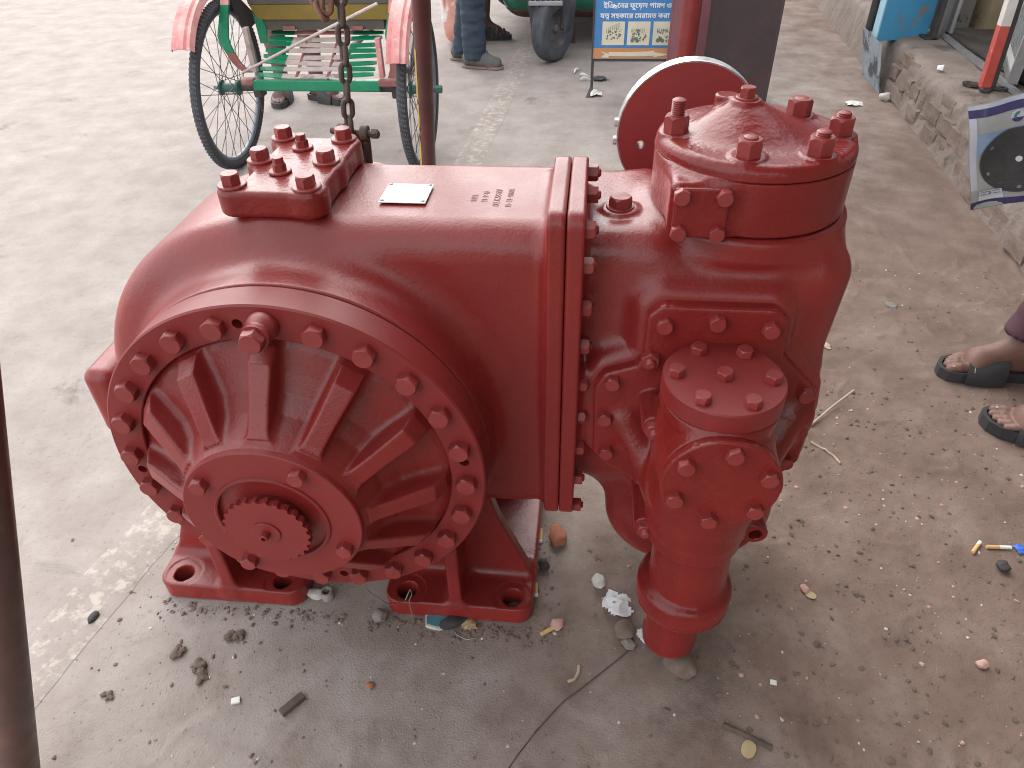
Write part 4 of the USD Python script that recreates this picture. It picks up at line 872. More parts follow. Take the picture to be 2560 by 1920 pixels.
# slats: bare middle, green ends, rising away
for k in range(8):
    f = k / 7.
    y0 = 2.415 + .24 * f; z0 = .418 + .118 * f
    for x0, x1, m in ((-.925, -.655, 'wood_bare'), (-1.035, -.925, 'green_paint'), (-.655, -.515, 'green_paint')):
        if m == 'wood_bare' and k == 7: m = 'faded_pink'
        n = 7; xs = np.linspace(x0, x1, n); V = []
        for x in xs:
            e = (x - x0) / (x1 - x0) if x0 < -.95 else ((x1 - x) / (x1 - x0) if x1 > -.6 else 1)
            w = .0135 * (.25 + .75 * min(1, max(e, 0) * 4)) if m == 'green_paint' else .0135
            sag = -.006 * math.sin((x + 1.035) / .52 * PI) + .003 * math.sin(k * 2.1 + x * 9)
            for dy, dz in ((-w, -.004), (w, .005), (w, .009), (-w, .0)): V.append((x, y0 + dy, z0 + dz + sag))
        V = np.array(V); Fq = []
        for i in range(n - 1):
            for j in range(4): a, b = i * 4 + j, i * 4 + (j + 1) % 4; Fq.append([a, b, b + 4, a + 4])
        Fq += [[3, 2, 1, 0], [(n - 1) * 4 + j for j in range(4)]]
        part(rk, 'slat', (V, np.array(Fq)), m)
for x in (-.86, -.72): part(rk, 'slat_bearer', tube([(x, 2.41, .408), (x, 2.66, .530)], .008, 6), 'red_rust', smooth=40)
def flat_bar(P, w, t, axis=(1, 0, 0)):
    P = np.asarray(P, float); ax2 = np.asarray(axis, float); T = np.gradient(P, axis=0); V = []
    w = np.broadcast_to(np.asarray(w, float), len(P))
    for p, tt, ww in zip(P, T, w):
        n = np.cross(tt, ax2); n /= np.linalg.norm(n)
        for a, b in ((-1, -1), (1, -1), (1, 1), (-1, 1)): V.append(p + ax2 * ww / 2 * a + n * t / 2 * b)
    V = np.array(V); Fq = [[i * 4 + j, i * 4 + (j + 1) % 4, i * 4 + 4 + (j + 1) % 4, i * 4 + 4 + j] for i in range(len(P) - 1) for j in range(4)]
    Fq += [[3, 2, 1, 0], [(len(P) - 1) * 4 + j for j in range(4)]]
    return V, np.array(Fq)
def bow(xs, m, nm, y0=2.40):
    P = np.array(xs, float); part(rk, nm, flat_bar(np.column_stack([P[:, 0], P[:, 1], P[:, 2]]), P[:, 3], .012), m, smooth=50)
bow([(-1.142, 2.40, .575, .046), (-1.138, 2.41, .600, .044), (-1.125, 2.42, .65, .036), (-1.115, 2.43, .69, .035)], 'green_paint', 'side_strap')
bow([(-1.115, 2.43, .69, .035), (-1.09, 2.44, .80, .035), (-1.08, 2.5, .95, .035)], 'faded_pink', 'side_strap')
bow([(-1.142, 2.40, .575, .046), (-1.135, 2.39, .55, .042), (-1.122, 2.39, .515, .036)], 'green_paint', 'side_strap')
bow([(-1.122, 2.39, .515, .036), (-1.105, 2.39, .475, .035), (-1.085, 2.39, .45, .035), (-1.06, 2.39, .435, .034)], 'red_rust', 'side_strap')
bow([(-1.065, 2.62, .50, .03), (-1.06, 2.62, .56, .045), (-1.07, 2.62, .62, .03)], 'green_paint', 'side_strap'); bow([(-1.07, 2.62, .62, .03), (-1.085, 2.63, .70, .03), (-1.10, 2.66, .85, .03)], 'red_rust', 'side_strap')
bow([(-.417, 2.40, .585, .046), (-.412, 2.41, .61, .044), (-.402, 2.42, .66, .036)], 'green_paint', 'side_strap')
bow([(-.402, 2.42, .66, .036), (-.39, 2.44, .76, .035), (-.39, 2.5, .95, .035)], 'faded_pink', 'side_strap')
bow([(-.417, 2.40, .585, .046), (-.414, 2.39, .55, .04), (-.412, 2.39, .505, .034)], 'green_paint', 'side_strap')
bow([(-.412, 2.39, .505, .034), (-.416, 2.39, .45, .034), (-.43, 2.39, .415, .034)], 'red_rust', 'side_strap')
part(rk, 'side_post', rbox((-1.072, 2.44, .42), (-1.05, 2.47, .60), .003), 'wood_bare', smooth=30); part(rk, 'side_post', rbox((-.50, 2.44, .40), (-.478, 2.47, .56), .003), 'faded_pink', smooth=30)
# seat boards
part(rk, 'seat_board', m3.Manifold.hull_points(np.array([(-1.05, 2.62, .555), (-.50, 2.62, .555), (-.50, 2.70, .555), (-1.05, 2.70, .555), (-1.05, 2.62, .595), (-.50, 2.62, .595), (-.5, 2.7, .595), (-1.05, 2.7, .595)])), 'board_dark')
part(rk, 'seat_board', m3.Manifold.hull_points(np.array([(-1.065, 2.615, .597), (-.47, 2.615, .597), (-.46, 2.60, .66), (-1.09, 2.60, .66), (-1.065, 2.68, .597), (-.47, 2.68, .597), (-.46, 2.68, .66), (-1.09, 2.68, .66)])), 'board_yellow')
part(rk, 'seat_board', m3.Manifold.hull_points(np.array([(-1.09, 2.598, .6625), (-.46, 2.598, .6625), (-.43, 2.60, 1.0), (-1.12, 2.60, 1.0), (-1.09, 2.66, .6625), (-.46, 2.66, .6625), (-.43, 2.66, 1.0), (-1.12, 2.66, 1.0)])), 'board_dark')
part(rk, 'seat_top', rbox((-1.10, 2.66, .80), (-.44, 3.10, .86), .02), 'board_dark', smooth=30)
for x in (-.93, -.62): part(rk, 'hinge', rbox((x - .028, 2.608, .555), (x + .028, 2.616, .572), .002), 'red_rust', smooth=30)
def mudguard(cx, m, a0, a1, w):
    V = []; n = 26; c = [(-1, -.02), (-.82, .004), (-.45, .0), (-.3, .009), (.3, .009), (.45, 0), (.82, .004), (1, -.02)]
    for t in np.linspace(a0, a1, n):
        for u, h in c:
            r = .392 + h + .01
            V.append((cx + u * w, AY - r * math.cos(t), AZ + r * math.sin(t)))
    V = np.array(V); i = np.arange(n * 8).reshape(n, 8); Q = np.stack([i[:-1, :-1], i[:-1, 1:], i[1:, 1:], i[1:, :-1]], -1).reshape(-1, 4)
    ou = trimesh.Trimesh(V, np.vstack([Q[:, [0, 1, 2]], Q[:, [0, 2, 3]]]), process=False)
    inn = ou.copy(); ctr = np.array([cx, AY, AZ]); inn.vertices = V - .003 * (V - ctr) / np.linalg.norm((V - ctr) * [0, 1, 1], axis=1, keepdims=True); inn.faces = inn.faces[:, ::-1]
    part(rk, 'mudguard', cat(ou, inn), m, smooth=35)
mudguard(WL - .0, 'faded_pink', .62, 1.9, .046); mudguard(WR + .0, 'faded_pink', .50, 1.9, .046)
for cx in (WL + .07, WR - .07):
    part(rk, 'mud_flap', m3.Manifold.hull_points(np.array([(cx - .005, AY + .02, AZ + .42), (cx + .005, AY + .02, AZ + .42), (cx - .005, AY + .30, AZ + .22), (cx + .005, AY + .30, AZ + .22), (cx - .005, AY + .12, AZ + .20), (cx + .005, AY + .12, AZ + .2)])), 'rubber_dark')
part(rk, 'frame_tube', tube([(-.76, 2.6, .40), (-.76, 3.4, .42)], .016, 10), 'red_rust', smooth=50)
part(rk, 'front_wheel', tube([(-.76, 4.05 + .33 * math.cos(t), .352 + .33 * math.sin(t)) for t in np.linspace(0, 2 * PI, 61)[:-1]], .02, 10, True), 'tyre', smooth=60)
part(rk, 'frame_tube', tube([(-.76, 3.4, .42), (-.76, 4.0, .80), (-.76, 4.05, .352)], .014, 10), 'red_rust', smooth=50)
solo('stick', tube([(-1.049, 2.30, .4564), (-.74, 2.302, .588), (-.4306, 2.305, .7156)], [.005, .006, .0065], 8), 'wood_bare', 'pale thin stick tied slanting across the back of the rickshaw', 'stick', smooth=50)
# ---------------------------------------------------------------- three-wheeled taxi
mat('taxi_green', (.004, .075, .045), (.006, .095, .058), .25, .35, scale=3, coat=.5)
mat('skirt_brown', (.06, .025, .022), (.09, .04, .035), .6, scale=9)
mat('canvas_black', (.030, .032, .036), (.055, .058, .064), .8, scale=14, bump=.4, bscale=40, dist=.006)
mat('tyre_grey', (.05, .055, .064), (.085, .09, .10), .75, scale=20, bump=.3, bscale=90)
mat('wheel_rim', (.09, .085, .085), (.15, .14, .14), .6, scale=20, metal=.2)
mat('glass_dark', (.02, .025, .025), None, .08, spec=.8)
tx = thing('three_wheeler_taxi', 'green three wheeled taxi with black canvas flaps by its front wheel', 'taxi', (.2, 5.2, 0))
TXX = .26
def f_taxi(p):
    x, y, z = p[:, 0] - TXX, p[:, 1], p[:, 2]
    q = np.stack([x, y, z], 1)
    d = d_box(q, (-.60, 4.95, .185), (.60, 6.9, 1.05), .16)
    n = d_box(q, (-.50, 4.62, .185), (.50, 5.4, .95), .17)
    return smin(d, n, .08)
part(tx, 'body', surf(f_taxi, (-.45, 4.5, .10), (1.0, 7.0, 1.15), .016), 'taxi_green')
part(tx, 'skirt', surf(lambda p: np.maximum(f_taxi(p) - .006, p[:, 2] - .245), (-.45, 4.5, .10), (1.0, 7.0, .30), .014), 'skirt_brown')
part(tx, 'roof', rbox((TXX - .60, 4.95, 1.60), (TXX + .60, 6.9, 1.70), .05), 'canvas_black', smooth=40)
for x in (TXX - .55, TXX + .55):
    part(tx, 'roof_post', tube([(x, 4.98, 1.0), (x, 5.15, 1.62)], .018, 8), 'taxi_green', smooth=40); part(tx, 'roof_post', tube([(x, 6.75, 1.0), (x, 6.75, 1.62)], .018, 8), 'taxi_green', smooth=40)
part(tx, 'windscreen', m3.Manifold.hull_points(np.array([(TXX - .53, 4.97, 1.0), (TXX + .53, 4.97, 1.0), (TXX - .53, 5.14, 1.6), (TXX + .53, 5.14, 1.6), (TXX - .53, 4.98, 1.0), (TXX + .53, 4.98, 1.0), (TXX - .53, 5.15, 1.6), (TXX + .53, 5.15, 1.6)])), 'glass_dark')
WC = np.array([.150, 4.34, .200]); wa = np.array([.86, -.51, 0])
tw = part(tx, 'front_wheel', place(lathe([(.115, -.040), (.150, -.047), (.180, -.046), (.194, -.036), (.1985, -.022), (.1955, -.019), (.199, -.016), (.200, -.004), (.197, -.001), (.200, .003), (.199, .016), (.1955, .019), (.1985, .022), (.194, .036), (.180, .046), (.150, .047), (.115, .040), (.115, -.040)], 72), WC, wa), 'tyre_grey', smooth=40)
part(tw, 'rim', place(lathe([(0, .012), (.05, .018), (.085, .010), (.105, .022), (.116, .042), (.119, .040), (.114, .018), (.114, -.018), (.119, -.04), (.105, -.022), (.085, -.010), (0, -.012)], 48), WC, wa), 'wheel_rim', smooth=40)
part(tw, 'hub', place(lathe([(0, .045), (.02, .045), (.028, .030), (.03, 0), (0, 0)], 24), WC, wa), 'wheel_rim', smooth=40)
for sx in (-1, 1): part(tx, 'fork', tube([WC + wa * .07 * sx, WC + wa * .075 * sx + [0, .12, .25], WC + [0, .22, .5]], .016, 8), 'black_steel', smooth=40)
def cloth(name, pts, m, seed):
    """a hanging sheet from rows of points, wrinkled, two-sided"""
    G = np.array(pts, float); nr, nc = G.shape[:2]
    R2 = 14; C2 = 16
    u = np.linspace(0, nr - 1, R2); w = np.linspace(0, nc - 1, C2)
    i0 = np.minimum(u.astype(int), nr - 2); j0 = np.minimum(w.astype(int), nc - 2); fu = (u - i0)[:, None, None]; fw = (w - j0)[None, :, None]
    S = (G[i0][:, j0] * (1 - fu) + G[i0 + 1][:, j0] * fu) * (1 - fw) + (G[i0][:, j0 + 1] * (1 - fu) + G[i0 + 1][:, j0 + 1] * fu) * fw
    S[..., 1] += (meshkit.fbm(S * [22, 22, 6], 3, seed) - .5) * .07
    i = np.arange(R2 * C2).reshape(R2, C2); Q = np.stack([i[:-1, :-1], i[:-1, 1:], i[1:, 1:], i[1:, :-1]], -1).reshape(-1, 4)
    V = S.reshape(-1, 3); a = trimesh.Trimesh(*meshkit.arrays((V, Q))[:2], process=False); b = trimesh.Trimesh(V + [0, .004, 0], a.faces[:, ::-1], process=False)
    return part(tx, name, cat(a, b), m, smooth=60)
cloth('flap', [[(-.02, 4.26, .40), (.08, 4.22, .40), (.20, 4.24, .40)], [(.005, 4.25, .28), (.06, 4.24, .31), (.14, 4.24, .345)], [(.02, 4.25, .16), (.045, 4.25, .17), (.06, 4.25, .18)]], 'canvas_black', 3)
cloth('flap', [[(.20, 4.30, .42), (.25, 4.30, .42), (.30, 4.32, .42)], [(.215, 4.30, .30), (.25, 4.30, .30), (.29, 4.32, .29)], [(.225, 4.30, .17), (.25, 4.30, .18), (.275, 4.32, .20)]], 'canvas_black', 5)
part(tx, 'bumper_bar', rbox((.0, 4.215, .352), (.215, 4.232, .378), .004), 'galv', smooth=30)
for k in range(7): part(tx, 'guard_wire', tube([(.012 + k * .032, 4.22, .377), (.004 + k * .032, 4.215, .47)], .004, 6), 'galv', smooth=40)
part(tx, 'mud_skirt', boxm((.225, 4.55, .06), (.29, 4.56, .19)), 'skirt_brown')
for x in (TXX - .50, TXX + .50): part(tx, 'rear_wheel', place(lathe([(.11, -.04), (.18, -.046), (.2, -.02), (.2, .02), (.18, .046), (.11, .04), (0, .03), (0, -.03), (.11, -.04)], 40), (x, 6.35, .2), '+x'), 'tyre_grey', smooth=40)

# ---------------------------------------------------------------- people
mat('skin', (.105, .052, .038), (.165, .086, .063), .5, .6, scale=16, bump=.15, bscale=220, dist=.001, sss=.12)
mat('skin_dark', (.075, .036, .028), (.11, .055, .043), .5, .6, scale=16, bump=.15, bscale=220, sss=.08)
mat('nail', (.34, .22, .18), (.38, .25, .21), .35, scale=50)
mat('hair', (.012, .010, .009), None, .5, bump=.4, bscale=300)
mat('denim', (.018, .030, .048), (.032, .050, .075), .8, scale=18, bump=.4, bscale=40, dist=.006)
mat('shirt_grey', (.25, .27, .30), (.32, .34, .36), .8, scale=9, bump=.3, bscale=30)
mat('maroon_cloth', (.050, .018, .028), (.075, .028, .040), .8, scale=9, bump=.3, bscale=40)
mat('lungi_cloth', (.16, .10, .09), (.28, .20, .18), .85, scale=12, bump=.4, bscale=30)
mat('shoe_grey', (.085, .085, .085), (.12, .118, .115), .75, scale=30, bump=.25, bscale=160)
mat('shoe_sole', (.17, .12, .09), (.22, .16, .13), .7, scale=20)
mat('sandal_black', (.017, .017, .0185), (.032, .032, .034), .55, .7, scale=14, bump=.15, bscale=120)
mat('sandal_worn', (.10, .092, .085), (.05, .048, .046), .7, scale=20)
mat('lettering_cream', (.60, .52, .36), None, .6)
mat('sack_pink', (.52, .22, .16), (.60, .34, .27), .8, scale=6, bump=.4, bscale=25, dist=.008, wear=(.62, .57, .54), wear_at=.55, wear_scale=5)
def d_foot(p, ank, f, big, toes=True, sc=1.):
    """bare foot: ank on the ground plane of the foot sole (z = its sole), f = unit toe direction, big = unit sideways direction to the big toe"""
    f, s = np.array(f), np.array(big); A = np.array(ank)
    P = lambda u, v, z: A + (f * u + s * v) * sc + np.array([0, 0, z * sc])
    d = d_cap(p, P(-.035, 0, .034), P(.10, .002, .030), .031 * sc, .030 * sc)
    d = smin(d, d_cap(p, P(.11, .026, .022), P(.10, -.026, .020), .0215 * sc, .019 * sc), .03 * sc)
    d = smin(d, d_cap(p, P(-.005, 0, .095), P(.085, .008, .048), .034 * sc, .024 * sc), .03 * sc)
    T = [(.030, .150, .172, .0135), (.010, .152, .176, .0098), (-.006, .146, .168, .0092), (-.020, .138, .157, .0088), (-.033, .127, .143, .0084)]
    for v, u0, u1, r in T:
        t = smin(d_cap(p, P(.105, v * .95, .021), P(u0, v * 1.03, .018), r * sc, r * .95 * sc), d_cap(p, P(u0, v * 1.03, .018), P(u1, v * 1.03, .012), r * .97 * sc, r * .92 * sc), .003)
        d = smin(d, t, .0035 if toes else .01)
    return d
def person(name, label, loc, J, skin, res, clothes, hands=None, foot=None, group=None, hair=True):
    """J: joints in world coordinates. One continuous body surface; clothes and hair are parts."""
    x = thing(name, label, 'person', loc, group)
    h = np.array(J['head'])
    face = np.array(J.get('face', (0, -1, 0)), float); side = np.cross(face, [0, 0, 1.])
    def body(p):
        d = d_cap(p, J['neck'], h - [0, 0, .05], .050, .052)
        hd = smin(np.sqrt((((p - (h + [0, 0, .03] - face * .012)) / np.array([.078, .078, .088])) ** 2).sum(1)) * .08 - .08, d_cap(p, h + face * .028 + [0, 0, -.045], h + face * .035 + [0, 0, -.075], .050, .034), .04)
        nose = d_cap(p, h + face * .083 + [0, 0, .005], h + face * .100 + [0, 0, -.022], .009, .013)
        hd = smin(hd, nose, .012)
        for q in (-1, 1):
            hd = smax(hd, -(np.sqrt(((p - (h + face * .088 + side * .032 * q + [0, 0, .008])) ** 2).sum(1)) - .014), .014)
            hd = smin(hd, np.sqrt(((p - (h + face * .070 + side * .032 * q + [0, 0, .007])) ** 2).sum(1)) - .0125, .003)
            hd = smin(hd, d_cap(p, h + side * .080 * q + [0, 0, .015] - face * .01, h + side * .078 * q + [0, 0, -.025], .012, .009), .01)
        hd = smin(hd, d_cap(p, h + face * .082 + side * .020 + [0, 0, -.052], h + face * .082 - side * .020 + [0, 0, -.052], .008), .006)
        d = smin(d, hd, .025)
        tor = smin(d_cap(p, np.array(J['shL']) * .75 + np.array(J['shR']) * .25 - [0, 0, .06], np.array(J['shR']) * .75 + np.array(J['shL']) * .25 - [0, 0, .06], .095), d_cap(p, np.array(J['chest']), np.array(J['pelvis']), .115, .120), .08)
        tor = smin(tor, d_cap(p, J['hipL'], J['hipR'], .105), .06)
        d = smin(d, tor, .06)
        for s in 'LR':
            d = smin(d, d_cap(p, J['sh' + s], J['el' + s], .052, .040), .04); d = smin(d, d_cap(p, J['el' + s], J['wr' + s], .042, .027), .02)
            d = smin(d, d_cap(p, J['hip' + s], J['kn' + s], .085, .056), .04)
            k, a = np.array(J['kn' + s]), np.array(J['an' + s]); m = k * .68 + a * .32
            d = smin(d, d_cap(p, k, m, .054, .056), .03); d = smin(d, d_cap(p, m, a + [0, 0, .075], .056, .034), .03)
            d = smin(d, d_foot(p, J['an' + s], J['fd' + s], J['bg' + s]), .03)
            hf = J.get('fin' + s)
            w = np.array(J['wr' + s])
            if hf is None:
                dr = w - np.array(J['el' + s]); dr = dr / np.linalg.norm(dr); o = np.cross(dr, [0, 1., 0] if abs(dr[1]) < .7 else [1., 0, 0]); o /= np.linalg.norm(o)
                hf = [[w + dr * .02 + o * q, w + dr * .095 + o * q * 1.1, w + dr * (.095 + l * .55) + o * q * 1.15 + face * .008, w + dr * (.095 + l) + o * q * 1.15 + face * .02] for q, l in ((-.030, .062), (-.010, .078), (.010, .074), (.028, .058))] + [[w + dr * .02, w + dr * .045 + o * -.035, w + dr * .075 + o * -.05 + face * .01, w + dr * .10 + o * -.052 + face * .018]]
            for F_ in hf:
                d = smin(d, d_cap(p, F_[0], F_[1], .014, .0115), .012)
                d = smin(d, smin(d_cap(p, F_[1], F_[2], .0098, .0088), d_cap(p, F_[2], F_[3], .0088, .0075), .003), .0035)
        return d
    allp = np.array([v for k, v in J.items() if k[:2] not in ('fd', 'bg', 'fa', 'fi')])
    lo, hi = allp.min(0) - [.22, .22, .01], allp.max(0) + [.22, .22, .15]
    part(x, 'body', surf(body, lo, hi, res), skin)
    for nm, m, fn, rs, lo2, hi2 in clothes:
        part(x, nm, surf(fn, lo2 if lo2 is not None else lo, hi2 if hi2 is not None else hi, rs), m)
    if hair: part(x, 'hair', surf(lambda p: np.maximum(np.sqrt((((p - (h + [0, 0, .035] - face * .014)) / np.array([.086, .086, .094])) ** 2).sum(1)) * .088 - .088, -((p - h) @ (face * -.8 + np.array([0, 0, 1.])) - .03)), h - .16, h + .18, .008), 'hair')
    return x
def stand(c, f, H=1.66, spread=.10, feet=None, lean=0.):
    """standing joints; c = (x, y) under the pelvis, f = facing direction"""
    f = np.array([f[0], f[1], 0.]); f /= np.linalg.norm(f); r = np.cross(f, [0, 0, 1.]); k = H / 1.70; c = np.array([c[0], c[1], 0.])
    J = {'head': c + [0, 0, 1.58 * k] + f * (.02 + lean), 'face': f, 'neck': c + [0, 0, 1.43 * k] + f * lean, 'chest': c + [0, 0, 1.22 * k] + f * lean * .7, 'pelvis': c + [0, 0, .94 * k]}
    for s, q in (('L', -1), ('R', 1)):
        J['sh' + s] = c + [0, 0, 1.385 * k] + r * .185 * q * k + f * lean; J['el' + s] = c + [0, 0, 1.10 * k] + r * .235 * q * k; J['wr' + s] = c + [0, 0, .87 * k] + r * .24 * q * k + f * .05
        J['hip' + s] = c + [0, 0, .88 * k] + r * .085 * q * k
        a = np.array([*feet[s][0], 0.]) if feet else c + r * spread * q; J['an' + s] = np.array([a[0], a[1], feet[s][2] if feet and len(feet[s]) > 2 else 0.])
        J['kn' + s] = (J['hip' + s] + J['an' + s]) / 2 + f * .025 + [0, 0, .03]
        fd = np.array([*feet[s][1], 0.]) if feet else f; fd = fd / np.linalg.norm(fd); J['fd' + s] = fd; J['bg' + s] = np.cross(fd, [0, 0, 1.]) * -q
    return J
def trousers(J, r0, r1, hem, waist=True, fold=.5, seed=1, top=None):
    def f(p):
        d = None
        for s in 'LR':
            a = J['an' + s] + [0, 0, hem]
            l = smin(d_cap(p, J['hip' + s], J['kn' + s], r0 + .012, r1 + .012), d_cap(p, J['kn' + s], a, r1 + .01, r1), .03)
            l = np.maximum(l, a[2] - p[:, 2])
            d = l if d is None else smin(d, l, .03)
        d = smin(d, d_cap(p, J['hipL'], J['hipR'], .12), .04); d = smin(d, d_cap(p, J['pelvis'], J['pelvis'] + [0, 0, .06], .135), .04)
        d = d + (meshkit.fbm(p * [9, 9, 26], 2, seed) - .5) * .022 * fold
        return np.maximum(d, p[:, 2] - J['pelvis'][2] - .10)
    return f
def shirt(J):
    def f(p):
        d = smin(d_cap(p, J['chest'], J['pelvis'] - [0, 0, .02], .140, .150), d_cap(p, np.array(J['shL']) * .8 + np.array(J['shR']) * .2 - [0, 0, .05], np.array(J['shR']) * .8 + np.array(J['shL']) * .2 - [0, 0, .05], .112), .08)
        for s in 'LR': d = smin(d, np.maximum(d_cap(p, J['sh' + s], J['el' + s], .068, .060), .0), .04)
        d = d + (meshkit.fbm(p * 11, 2, 9) - .5) * .012
        return np.maximum(np.maximum(d, p[:, 2] - J['neck'][2] - .015), J['pelvis'][2] - .10 - p[:, 2])
    return f
def lungi(J, hem):
    def f(p):
        a, b = (J['hipL'] + J['hipR']) / 2, (J['anL'] + J['anR']) / 2; t = np.clip((J['pelvis'][2] + .05 - p[:, 2]) / .9, 0, 1)
        c = a[None, :2] * (1 - t[:, None]) + b[None, :2] * t[:, None]; w = J['anR'][:2] - J['anL'][:2]; L_ = np.linalg.norm(w); w = w / max(L_, 1e-6)
        u = (p[:, :2] - c) @ w; v = (p[:, :2] - c) @ np.array([-w[1], w[0]])
        d = np.hypot(np.maximum(np.abs(u) - .06 - .05 * t, 0), v) - .135 - .01 * np.sin(u * 60)
        return np.maximum(np.maximum(d, p[:, 2] - J['pelvis'][2] - .05), hem - p[:, 2])
    return f
def shoe(parent, ank, fd, z0=0.):
    A = np.array([ank[0], ank[1], z0]); f = np.array(fd) / np.linalg.norm(fd); s = np.array([-f[1], f[0], 0])
    P = lambda u, v, z: A + f * u + s * v + np.array([0, 0, z])
    def up(p):
        d = smin(d_cap(p, P(-.045, 0, .050), P(.145, 0, .036), .042, .036), d_cap(p, P(-.03, 0, .072), P(.08, 0, .05), .040, .036), .03)
        return np.maximum(d, A[2] + .016 - p[:, 2])
    def sole(p):
        q = smin(d_cap(np.stack([p[:, 0], p[:, 1], 0 * p[:, 2]], 1), P(-.05, 0, -A[2]) * [1, 1, 0], P(.15, 0, 0) * [1, 1, 0], .046, .043), 9., 0)
        return d_ext(q, p[:, 2], A[2] + .0, A[2] + .017, .004)
    lo, hi = A - [.25, .25, .01], A + [.25, .25, .14]
    sp = part(parent, 'shoe', surf(up, lo, hi, .006), 'shoe_grey'); part(sp, 'sole', surf(sole, lo, hi, .005), 'shoe_sole')
def outline(sc=1., grow=0.):
    pts = [(-.085, .0), (-.078, .026), (-.05, .037), (.0, .034), (.05, .036), (.10, .048), (.145, .054), (.18, .047), (.198, .026), (.197, .0), (.182, -.026), (.15, -.043), (.10, -.046), (.05, -.041), (.0, -.037), (-.05, -.037), (-.078, -.026)]
    return Polygon([(x * sc, y * sc) for x, y in pts]).buffer(.012, 6).buffer(-.020, 6).buffer(.008 + grow, 6)
def slide(parent, ank, fd, big, z0, strap=(.035, .125), h=.062, text=None, wide=.055):
    """sliding sandal: thick sole with a raised edge, one broad strap"""
    A = np.array([ank[0], ank[1], z0]); f, s = np.array(fd, float), np.array(big, float)
    def W(v): return A + v[:, :1] * f + v[:, 1:2] * s + v[:, 2:] * np.array([0, 0, 1.])
    o = outline(); m0 = extrude(o, .020); rim_ = extrude(o.difference(o.buffer(-.010)), .012); rim_.apply_translation([0, 0, .0195])
    mm = cat(m0, rim_)
    flip = np.dot(np.cross(f, s), [0, 0, 1]) < 0
    def tm(m): return trimesh.Trimesh(W(np.array(m.vertices)), m.faces[:, ::-1] if flip else m.faces, process=False)
    sp = part(parent, 'sandal', tm(mm), 'sandal_black', smooth=40)
    us = np.linspace(strap[0], strap[1], 14); th = np.linspace(-.10, PI + .10, 30); V = []
    for q, off in ((0, .0), (1, .0055)):
        for u in us:
            t = (u - strap[0]) / (strap[1] - strap[0]); hh = h * (1.12 - .36 * t) + off; ww = wide * (.93 + .07 * math.sin(t * PI)) + off
            uu = u + .0
            for a in th: V.append((uu + .012 * math.cos(a) * (t - .2), .004 + ww * math.cos(a), .012 + hh * max(math.sin(a), -.1) ** 1 if math.sin(a) > 0 else .012 + .1 * math.sin(a)))
    V = np.array(V); n, k = len(us), len(th); i = np.arange(n * k).reshape(n, k)
    inn = np.stack([i[:-1, :-1], i[1:, :-1], i[1:, 1:], i[:-1, 1:]], -1).reshape(-1, 4); out = inn[:, ::-1] + n * k
    ed = []
    for row in (0, n - 1):
        for j in range(k - 1): ed.append([i[row, j], i[row, j + 1], i[row, j + 1] + n * k, i[row, j] + n * k])
    part(sp, 'strap', tm(trimesh.Trimesh(*meshkit.arrays((V, np.vstack([inn, out, np.array(ed)])))[:2], process=False)), 'sandal_black', smooth=40)
    if text:
        m = meshkit.text_mesh(text, .0085, .0007, bold=True); v = np.array(m.vertices); w = v[:, 0].max(); m = m.subdivide().subdivide(); v = np.array(m.vertices)
        a = PI * .47 - v[:, 0] / .058
        t0 = .93; hh = h * (1.12 - .36 * t0) + .0062 + v[:, 2]; ww = wide * .94 + .0062 + v[:, 2]
        q = np.stack([strap[1] - .006 - v[:, 1],   .004 + ww * np.cos(a), .012 + hh * np.sin(a)], 1)
        part(sp, 'lettering', tm(trimesh.Trimesh(q, m.faces, process=False)), 'lettering_cream')
    return sp
# the man holding the packet
Zs = .020
fa, fb = np.array([-.9985, .055, 0]), np.array([-.925, .38, 0])
JD = stand((1.80, .86), (-1, .02), 1.68, feet={'R': ((1.636, .999), fa[:2], Zs + gz(1.6, 1.0) + .002), 'L': ((1.655, .708), fb[:2], Zs + gz(1.6, .72) + .002)})
JD['elR'] = np.array([1.66, 1.10, 1.10]); JD['wrR'] = np.array([1.475, .93, .905])
JD['elL'] = np.array([1.70, .60, 1.06]); JD['wrL'] = np.array([1.62, .64, .84])
w = JD['wrR']
JD['finR'] = [[w + [-.02, -.012, .0], w + [-.085, -.040, -.012], w + [-.118, -.060, -.028], w + [-.122, -.068, -.052]],
              [w + [-.02, -.004, .012], w + [-.090, -.034, .008], w + [-.128, -.056, -.008], w + [-.134, -.066, -.034]],
              [w + [-.02, .008, .022], w + [-.086, -.020, .026], w + [-.122, -.042, .014], w + [-.130, -.054, -.010]],
              [w + [-.02, .018, .030], w + [-.078, -.006, .042], w + [-.108, -.024, .034], w + [-.118, -.036, .014]],
              [w + [-.015, -.022, -.008], w + [-.050, -.062, -.020], w + [-.085, -.088, -.030], w + [-.108, -.088, -.040]]]
man = person('person', 'barefoot-toed person in black slide sandals and maroon trousers holding a packet', (1.735, .86, 0), JD, 'skin', .0046,
    [('trousers', 'maroon_cloth', trousers(JD, .088, .060, .125, seed=4), .011, None, None), ('shirt', 'shirt_grey', shirt(JD), .012, None, None)])
slide(man, JD['anR'], JD['fdR'], JD['bgR'], JD['anR'][2] - Zs, text='ZUANMEI'); slide(man, JD['anL'], JD['fdL'], JD['bgL'], JD['anL'][2] - Zs, text='ZUANMEI')
